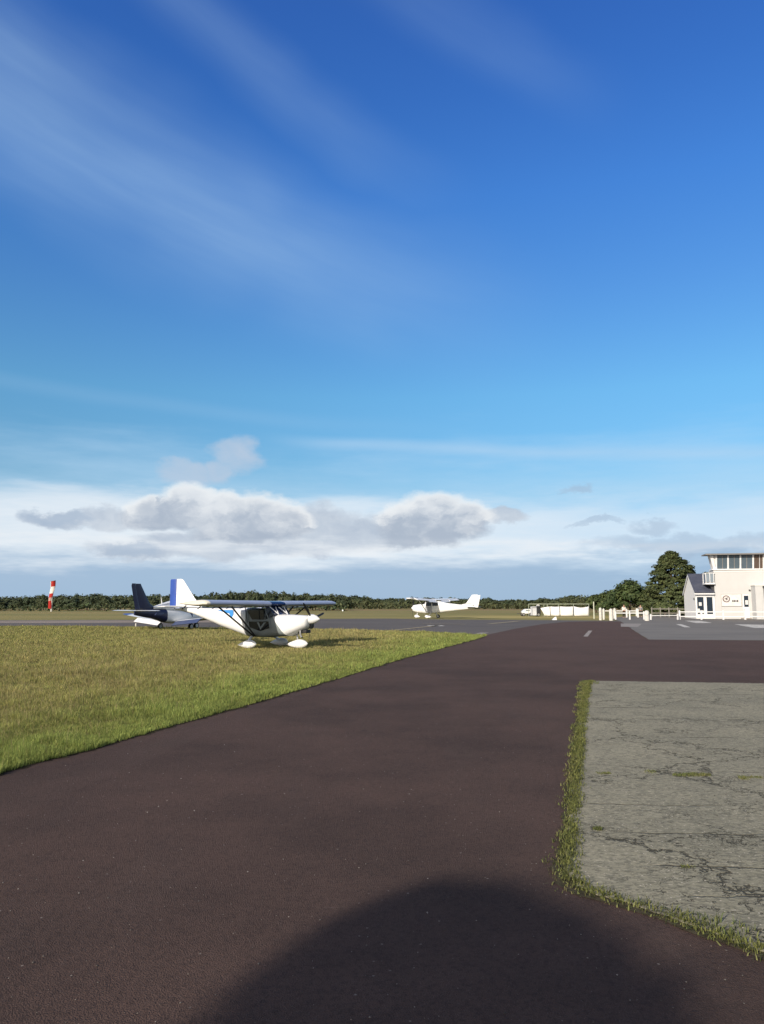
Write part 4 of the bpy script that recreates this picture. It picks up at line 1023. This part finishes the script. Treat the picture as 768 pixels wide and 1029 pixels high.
MB().tube([(at(531.4, 614, sy)[0] - sx0, .12, zr_), (LS, .12, zr_)], .05, 6).build('top_rail', GRN, sc_)
# dark trailer with a pale tailboard at the left end of the screen
ty = 105.0; tx0 = at(535.0, 614, ty)[0]
tr = thing('trailer', 'dark box trailer with a pale end panel beside the white screen', 'trailer', (tx0, ty, 0))
bx1 = at(543.5, 614, ty)[0] - tx0
MB().box(.62, bx1, .0, 1.3, .32, 1.42).build('body', paint('dark_trailer_paint', (.022, .024, .028), .5), tr, smooth=False, bevel=.04)
MB().box(0, .60, -.02, 1.25, .15, 1.35).build('tailboard', paint('pale_tailboard', (.60, .62, .66), .5), tr, smooth=False, bevel=.03)
MB().prism([(.66, .2, 1.423), (1.12, .2, 1.423), (.98, .2, 1.74), (.82, .2, 1.70)], (0, .5, 0)).build('load', paint('pale_load', (.46, .46, .45), .7), tr, smooth=False, bevel=.03)
for x in (.85,):
    for y in (.05, 1.25):
        t, r_ = MB(), MB(); wheel(t, r_, (x, y, .26), .26, .16); wo = t.build('wheel', RUBBER, tr); r_.build('hub', STEEL, wo)
# small white trailer further left
ty = 108.0; tx0 = at(525.0, 614, ty)[0]; wl = at(534.6, 614, ty)[0] - tx0
tt = thing('utility_trailer', 'small white covered trailer with dark wheels, left of the dark box trailer', 'trailer', (tx0, ty, 0))
MB().prism([(.02, 0, .36), (.0, 0, .66), (.42, 0, .98), (wl - .25, 0, 1.02), (wl, 0, .92), (wl, 0, .36)], (0, 1.1, 0)).build('body', WHITE, tt, smooth=False, bevel=.03)
MB().prism([(.46, -.012, .72), (wl - .3, -.012, .72), (wl - .3, -.012, .90), (.56, -.012, .88)], (0, .008, 0)).build('side_panel', LGREY, tt, smooth=False)
for x in (.18, wl - .22):
    for y in (.02, 1.08):
        t, r_ = MB(), MB(); wheel(t, r_, (x, y, .23), .23, .15); wo = t.build('wheel', RUBBER, tt); r_.build('hub', STEEL, wo)
MB().tube([(.02, .55, .42), (-.7, .55, .34)], .04, 6).build('drawbar', DGREY, tt)
# white wedge marker on the grass before the screen
mx, my = G(557.2, 623.0)
mk_ = MB().add([(-.24, -.2, 0), (.24, -.2, 0), (.24, .25, 0), (-.24, .25, 0), (-.02, -.02, .24), (.20, -.02, .36), (.20, .14, .36), (-.02, .14, .24)],
               [(3, 2, 1, 0), (0, 1, 5, 4), (1, 2, 6, 5), (2, 3, 7, 6), (3, 0, 4, 7), (4, 5, 6, 7)]).build('taxiway_marker', WHITE, None, smooth=False, bevel=.015)
mk_.location = (mx, my, 0); tag(mk_, 'white wedge-shaped ground marker on the grass in front of the white screen', 'marker')
pole('marker_post', 'short white marker post at the grass edge below the navy-tailed aeroplane', 'post', 136.6, 630.0, 626.4, .06, WPOST)
def stub(label, px, yb, w, hpx):
    x, y = G(px, yb); h = at(px, yb - hpx, y)[2]; r = w * y / FPX / 2
    o = MB().lathe([(-.05, r), (h * .7, r), (h, r * .6)], (0, 0, 0), 10).build('marker_cone', WHITE); o.location = (x, y, 0); tag(o, label, 'marker')
stub('tiny white marker in the far field right of the white aeroplane wing', 344.6, 614.2, 1.4, 1.6)

# ------------------------------------------------------------------ windsock
wx, wy = G(51.6, 614.6)
ws_ = thing('windsock', 'limp red and white striped windsock on a tall pole across the runway', 'windsock', (wx, wy, 0))
hp = at(51.6, 585.5, wy)[2]
MB().tube([(0, 0, -.1), (0, 0, hp)], [.16, .10], 10).build('pole', paint('pale_pole', (.62, .60, .56), .5), ws_)
RED = paint('red_cloth', (0.42, 0.035, 0.030), .85, .1, .12, 2); WHC = paint('white_cloth', (.70, .66, .62), .85, .1, .08, 2); PNK = paint('faded_pink_cloth', (.46, .30, .26), .85, .1, .1, 2)
zt_, zb_ = at(51.6, 584.0, wy)[2], at(51.6, 611.5, wy)[2]
bands = [(0, .20, RED), (.20, .45, WHC), (.45, .60, RED), (.60, .72, PNK), (.72, 1.0, RED)]
def sect(t):
    z = zt_ + (zb_ - zt_) * t; r = .72 * (1 - .32 * t); x = .05 - .42 * t + .10 * math.sin(7 * t)
    return [(x + r * (.9 + .14 * math.sin(3 * a_ + 9 * t)) * math.cos(a_) * .8, r * .45 * math.sin(a_) + .1 * math.sin(5 * t), z + .10 * math.cos(a_) * (1 - t)) for a_ in [2 * math.pi * k / 18 for k in range(18)]]
for a, e, m in bands:
    MB().loft([sect(a + (e - a) * k / 5 + (0.0008 if k == 0 else 0)) for k in range(6)], cap=False).build('sock_band', m, ws_)
MB().tube([(.05 + .74 * math.cos(2 * math.pi * k / 20) * .8, .34 * math.sin(2 * math.pi * k / 20), zt_ + .04 + .1 * math.cos(2 * math.pi * k / 20)) for k in range(21)], .05, 6).build('hoop', STEEL, ws_)
# white stripe down one side of the top band
MB().loft([[(p[0] - .06, p[1] - .05, p[2]) for p in sect(t)[7:13]] for t in (0.0, .07, .14, .2)], cap=False).build('sock_stripe', WHC, ws_)

# ------------------------------------------------------------------ somebody behind the far rail fence
def person(label, px, Y, h, top, legs, seed):
    x = at(px, 614, Y)[0]; k = h / 1.75
    P_ = thing('person', label, 'person', (x, Y, 0), R(10 * seed))
    def skin(name, js, es, rad, m, sub=2):
        me = bpy.data.meshes.new(name); me.from_pydata([Vector(j) * k for j in js], es, []); me.materials.append(m)
        o = bpy.data.objects.new(name, me); COL.objects.link(o); o.parent = P_
        md = o.modifiers.new('Skin', 'SKIN'); md.use_smooth_shade = True
        for i, r_ in enumerate(rad): me.skin_vertices[0].data[i].radius = ((r_[0] if hasattr(r_, '__len__') else r_) * k, (r_[1] if hasattr(r_, '__len__') else r_) * k)
        me.skin_vertices[0].data[0].use_root = True
        sd = o.modifiers.new('Sub', 'SUBSURF'); sd.levels = sd.render_levels = sub
        return o
    SK = paint('skin', (.48, .29, .20), .6, .3, .05)
    js = [(0, 0, .95), (0, 0, 1.20), (0, -.01, 1.42), (0, -.02, 1.52), (0, -.04, 1.62), (0, -.03, 1.72),
          (.10, 0, .88), (.11, -.01, .48), (.12, .02, .08), (.12, -.13, .03), (-.10, 0, .88), (-.12, .01, .48), (-.14, .04, .08), (-.15, -.11, .03),
          (.19, 0, 1.42), (.25, -.02, 1.14), (.22, -.16, .94), (.20, -.23, .87), (-.19, 0, 1.42), (-.26, .0, 1.14), (-.24, -.14, .93), (-.22, -.21, .86)]
    es = [(0, 1), (1, 2), (2, 3), (3, 4), (4, 5), (0, 6), (6, 7), (7, 8), (8, 9), (0, 10), (10, 11), (11, 12), (12, 13), (2, 14), (14, 15), (15, 16), (16, 17), (2, 18), (18, 19), (19, 20), (20, 21)]
    rad = [(.15, .10), (.14, .10), (.13, .09), .055, .095, .075, .085, .06, .04, .035, .085, .06, .04, .035, .055, .042, .032, .03, .055, .042, .032, .03]
    skin('body', js, es, rad, SK)
    skin('shirt', [js[0], js[1], js[2], js[14], js[15], js[16], js[18], js[19], js[20]], [(0, 1), (1, 2), (2, 3), (3, 4), (4, 5), (2, 6), (6, 7), (7, 8)], [(.18, .125), (.175, .125), (.17, .115), .075, .06, .048, .075, .06, .048], top)
    skin('trousers', [(0, 0, .98), js[6], js[7], (.12, .02, .12), js[10], js[11], (-.14, .04, .12)], [(0, 1), (1, 2), (2, 3), (0, 4), (4, 5), (5, 6)], [(.17, .125), .105, .08, .065, .105, .08, .065], legs)
    skin('hair', [(0, .0, 1.70), (0, .01, 1.75), (0, .04, 1.66)], [(0, 1), (0, 2)], [.105, .075, .085], paint('dark_hair', (.03, .02, .015), .7))
    for s in (-1, 1):
        MB().lathe([(-.01, .001), (-.006, .012), (0, .014), (.006, .001)], Vector((s * .035, -.135, 1.645)) * k, 8, 'y').build('eye', BLACK, P_)
person('person in a white top and dark trousers standing behind the far white rail', 627.2, 95.0, 1.62, paint('white_cotton', (.74, .73, .71), .9, .1), paint('dark_trousers', (.020, .020, .024), .9, .1), 1)
person('person in a grey top standing at the right end of the far rail fence', 643.8, 101.0, 1.60, paint('grey_cotton', (.26, .26, .27), .9, .1), paint('grey_trousers', (.07, .07, .075), .9, .1), -1)
# ------------------------------------------------------------------ trees
def m_leaf(name, c0, c1, sc=0.8):
    m, b = newmat(name, 0.75, 0.2)
    o = coords(); f = noise(o, sc, 3, 0.6)
    n = X.nt.nodes.new('ShaderNodeAttribute'); n.attribute_name = 'tint'
    oi = X.nt.nodes.new('ShaderNodeObjectInfo')
    c = mixc(f.step(0.38, 0.64), c0, c1); c = mixc(1.0, c, n.outputs['Color'], 'MULTIPLY')
    c = mixc(X(oi.outputs['Random']) * 0.35, c, tuple(q * r for q, r in zip(c1, (1.15, .9, .9))))
    setc(b, c); return m
PINE = m_leaf('pine_needles', (0.038, 0.060, 0.026), (0.078, 0.102, 0.040))
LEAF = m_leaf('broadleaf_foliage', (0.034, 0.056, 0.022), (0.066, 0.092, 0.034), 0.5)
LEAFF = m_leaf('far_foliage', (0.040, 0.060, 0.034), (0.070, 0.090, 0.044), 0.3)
HEATH = m_leaf('gorse_foliage', (0.046, 0.064, 0.033), (0.070, 0.088, 0.040), 0.4)
BARK = paint('bark', (.085, .065, .048), .95, .1, .2, 4)
def leafmesh(name, cen, size, mat, parent, flat=1.0, out=None, wild=.55, tv=(.65, 1.3)):
    n = len(cen); nr = rng.normal(0, 1, (n, 3)); nr[:, 2] = np.abs(nr[:, 2]) * flat + 0.15
    if out is not None: nr = nr * wild + out
    nr /= np.linalg.norm(nr, axis=1, keepdims=True)
    t = rng.normal(0, 1, (n, 3)); t -= nr * (t * nr).sum(1, keepdims=True); t /= np.linalg.norm(t, axis=1, keepdims=True); bta = np.cross(nr, t)
    s = (size * rng.uniform(.6, 1.4, n))[:, None]; s2 = s * rng.uniform(.4, .8, n)[:, None]
    V = np.stack([cen - t * s, cen - bta * s2 + nr * s * .15, cen + t * s, cen + bta * s2 + nr * s * .15], 1)
    C = np.ones((n, 4, 4)); C[:, :, :3] = rng.uniform(tv[0], tv[1], (n, 1, 1)) * np.array([1, 1, 1]) * np.stack([rng.uniform(.9, 1.15, n), np.ones(n), rng.uniform(.85, 1.1, n)], 1)[:, None, :]
    return npmesh(name, V.reshape(-1, 3), np.arange(4 * n).reshape(-1, 4), mat, parent, C.reshape(-1, 4))
def clumps(K, per, shape, cr, seed, squash=.75):
    """leaf centres: K clumps whose centres shape(K) gives, each a soft ball"""
    c = shape(K); r = cr * rng.uniform(.6, 1.35, K)
    d = rng.normal(0, 1, (K, per, 3)); d /= np.linalg.norm(d, axis=2, keepdims=True); rad = rng.uniform(.25, 1, (K, per, 1)) ** .6
    o = c - np.array([c[:, 0].mean(), c[:, 1].mean(), c[:, 2].min() + .45 * np.ptp(c[:, 2])]); o /= np.linalg.norm(o, axis=1, keepdims=True) + 1e-6
    nn = (d * .75 + o[:, None, :] * .6).reshape(-1, 3)
    return (c[:, None, :] + d * rad * r[:, None, None] * np.array([1, 1, squash])).reshape(-1, 3), nn
def dome(w, h, z0):             # broad rounded crown, more leaves towards the outside
    def f(K):
        d = rng.normal(0, 1, (K, 3)); d /= np.linalg.norm(d, axis=1, keepdims=True); d[:, 2] = np.where(d[:, 2] < -.55, -d[:, 2], d[:, 2])
        r = rng.uniform(.35, 1, (K, 1)) ** .55 * rng.uniform(.86, 1.10, (K, 1))
        return d * r * np.array([w / 2, w / 2, h / 2]) + np.array([0, 0, z0 + h / 2])
    return f
def limbs(mb, h, w, n, r0, lean=0.0):
    mb.tube([(0, 0, -.2), (lean * .3, 0, h * .35), (lean * .7, .05, h * .7), (lean, 0, h * .93)], [r0, r0 * .8, r0 * .5, r0 * .15], 9)
    for k in range(n):
        a = k * 2.4 + .3; z = h * (.25 + .6 * k / n); L = w * .42 * (1 - .5 * k / n)
        mb.tube([(lean * z / h, 0, z), (math.cos(a) * L * .5, math.sin(a) * L * .5, z + L * .22), (math.cos(a) * L, math.sin(a) * L, z + L * .35)], [r0 * .32, r0 * .2, r0 * .05], 6)
    return mb
# the big dark pine beside the tower
PY = 112.0
pz = at(676, 553.5, PY)[2]
PZ = np.array([615, 608, 595, 585, 577, 570, 562, 558, 555, 553.0])          # silhouette heights and half widths, left and right
PL = np.array([30, 33, 31.5, 27, 22, 18.5, 13, 9, 4, 1.0]); PR = np.array([30, 33, 33, 33, 31.5, 25, 16, 10, 5, 1.5])
def pine_shape(hh, ww):
    m = PY / FPX
    def f(K):
        z = rng.uniform(.03, 1.0, K); yy = 615 - z * 62
        a = rng.uniform(0, 2 * np.pi, K); c_ = np.cos(a)
        r = np.where(c_ < 0, np.interp(-yy, -PZ, PL), np.interp(-yy, -PZ, PR)) * m * .93
        lay = .90 + .13 * np.sin(z * 29 + 2.2 * np.sin(a * 2) + rng.uniform(0, 1.0, K))
        r = r * lay * rng.uniform(.2, 1, K) ** .42 * (1 + .10 * np.sin(3 * a + 1.1) * np.sin(z * 9))
        return np.stack([r * c_, r * np.sin(a) * .85, z * hh], 1)
    return f
pt = thing('pine_tree', 'tall dark pine with layered dense crown behind the slate-roofed annex', 'tree', (at(676, 607, PY)[0], PY, 0))
limbs(MB(), pz * .97, 8.4, 14, .34).build('trunk', BARK, pt)
cpt = clumps(620, 70, pine_shape(pz - .25, 0), .60, 1, .42)
leafmesh('crown', cpt[0], .15, PINE, pt, out=cpt[1])
def one_tree(name, label, px, Y, ytop, wpx, mat, K, per, cr, ls, grp=None, low=.05):
    h = at(px, ytop, Y)[2]; w = wpx * Y / FPX
    t = thing(name, label, 'tree', (at(px, 607, Y)[0], Y, 0), 0, grp)
    limbs(MB(), h, w, 7, .20).build('trunk', BARK, t)
    q = clumps(K, per, dome(w * .92, h * (1 - low) * .97, h * low), cr, 3); leafmesh('crown', q[0], ls, mat, t, out=q[1])
    return t
one_tree('broadleaf_tree', 'rounded green tree just left of the tall pine', 633, 122, 582.5, 30, LEAF, 120, 60, .65, .20)
one_tree('broadleaf_tree', 'low dense tree nestled against the left foot of the pine', 652, 118, 592, 22, LEAF, 70, 60, .6, .20)
one_tree('broadleaf_tree', 'shorter rounded tree behind the gate posts, second left of the pine', 614, 132, 593.5, 22, LEAF, 80, 60, .6, .22)
one_tree('broadleaf_tree', 'low bushy tree behind the slim gate posts where the far tree line begins', 599, 150, 598.2, 20, LEAF, 60, 50, .6, .24)
one_tree('broadleaf_tree', 'treetop showing between the slate roof and the tower balcony', 712, 114, 574.0, 18, PINE, 90, 60, .6, .2)
one_tree('broadleaf_tree', 'dark tree filling the gap behind the annex gable', 694, 117, 581.0, 22, PINE, 90, 60, .6, .2)
one_tree('shrub', 'dark bush under the pine behind the grey wooden fence', 668, 106, 604.5, 30, PINE, 60, 60, .5, .18)
# distant tree line: each tree its own thing
protos = []
for k, (w, h) in enumerate(((6.5, 4.6), (5.2, 4.9), (8.0, 4.4), (4.6, 5.2), (7.0, 4.8))):
    t = thing('hedge_tree', 'one of the dense dark trees in the tree line beyond the runway', 'tree', (0, 0, 0), 0, 'trees in the far tree line')
    MB().tube([(0, 0, -.2), (.1, 0, h * .5), (0, 0, h * .8)], [.18, .13, .05], 6).build('trunk', BARK, t)
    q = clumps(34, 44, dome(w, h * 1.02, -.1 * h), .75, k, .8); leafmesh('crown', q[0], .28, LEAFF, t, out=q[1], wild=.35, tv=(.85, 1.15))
    protos.append((t, w, h))
used = set()
def put(px, ytop, Y, wpx, i):
    p, w, h = protos[i]
    sz = at(px, ytop, Y)[2] / h; sxy = wpx * Y / FPX / w
    loc = (at(px, 607, Y)[0], Y, 0)
    if i not in used: used.add(i); o = p; o.location = loc; o.rotation_euler.z = random.uniform(0, 6.28); o.scale = (sxy, sxy, sz)
    else: o = dup(p, loc, random.uniform(0, 6.28), (sxy, sxy, sz))
    return o
prof_x = [-120, 0, 40, 90, 130, 160, 200, 230, 258, 285, 300, 322, 345, 380, 420, 450, 470, 505, 540, 560, 575, 590, 605, 625]
prof_y = [598, 599.5, 598.5, 597.0, 597.5, 597.5, 596.5, 595.5, 593.8, 594.5, 597.0, 596.0, 597.5, 600.8, 600.5, 600.2, 601.5, 602, 601.6, 601.0, 597.6, 598.2, 598.0, 597]
px = -115.0; i = 0
while px < 622:
    far = px > 345
    Y = random.uniform(205, 225) if not far else random.uniform(300, 330)
    yt = float(np.interp(px, prof_x, prof_y)) + random.uniform(-1.0, 1.2) * (1 if not far else .5) + 1.1 * math.sin(px * .071 + 1) * math.sin(px * .17)
    put(px, yt, Y, random.uniform(15, 24) if not far else random.uniform(13, 21), i % 5)
    if i % 2 == 0: put(px + 3, yt + random.uniform(1.5, 3.5), Y - random.uniform(7, 13), random.uniform(13, 20), (i + 2) % 5)
    px += random.uniform(6.0, 8.5); i += 1
# the wood that closes the view behind them
def wood(name, x0, x1, Y, ytop, mat, N, ls, z0=0.0):
    pxs = rng.uniform(x0, x1, N); yy = Y + rng.normal(0, 6, N)
    hh = np.array([at(p, float(np.interp(p, prof_x, prof_y)) + ytop, Y)[2] for p in pxs]) * (1 + .10 * np.sin(pxs * .21) + .07 * np.sin(pxs * .53 + 1))
    z = z0 + rng.uniform(0, 1, N) ** .8 * (hh - z0)
    xx = np.array([at(p, 607, Y)[0] for p in pxs])
    return tag(leafmesh(name, np.stack([xx, yy, z], 1), ls, mat, None), kind='stuff')
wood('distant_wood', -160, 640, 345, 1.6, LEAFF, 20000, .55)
wood('heath_scrub', -160, 350, 192, 9.5, HEATH, 2600, .34)
wood('heath_scrub', 345, 600, 262, 5.0, HEATH, 3600, .42)

# ------------------------------------------------------------------ unseen tree added behind the viewer, its crown shaped to shade the road
SHX, SHY, DB = 0.40, 4.70, 21.0
tanE = math.tan(R(SUN_EL)); th_ = DB * tanE
lat = np.array([math.cos(R(SUN_AZ)), -math.sin(R(SUN_AZ))]); fwd = np.array([math.sin(R(SUN_AZ)), math.cos(R(SUN_AZ))])
tx_, ty_ = np.array([SHX, SHY]) - DB * fwd + lat * .8
sh_ = thing('shade_casting_tree', 'unseen tree added behind the viewer, crown shaped to cast the foreground shadow', 'tree', (tx_, ty_, 0))
MB().tube([(0, 0, -.2), (0, 0, th_ * .5), (0, 0, th_ * .9)], [.2, .14, .04], 8).build('trunk', BARK, sh_)
K = 42000
dep = rng.uniform(0, 1, K) ** 1.5 * th_ * .9
Lb = np.interp(dep, [0, .08, .2, .43, .9, 1.6, 9], [-.05, -.16, -.24, -.22, .12, .2, -.4]); Rb = np.interp(dep, [0, .06, .17, .36, .58, .9, 1.6, 9], [.04, .20, .56, 1.12, 1.62, 2.0, 2.15, 2.5])
ce = (Lb + Rb) / 2 - .8; ra = (Rb - Lb) / 2
aa = rng.uniform(0, 2 * np.pi, K); ra *= 1 + .07 * np.sin(dep * 6.1 + 1.0) * np.clip(dep * 3, 0, 1) + .05 * np.sin(dep * 14.3); rd_ = ra * (rng.uniform(0.0, 1, K) ** .5 + np.where(rng.uniform(0, 1, K) < .12, np.abs(rng.normal(0, .09, K)), 0))
l_ = ce + rd_ * np.cos(aa); f_ = rd_ * np.sin(aa) * .8
leafmesh('crown', np.stack([l_ * lat[0] + f_ * fwd[0], l_ * lat[1] + f_ * fwd[1], th_ - dep + f_ * tanE - .03], 1), .11, LEAF, sh_)
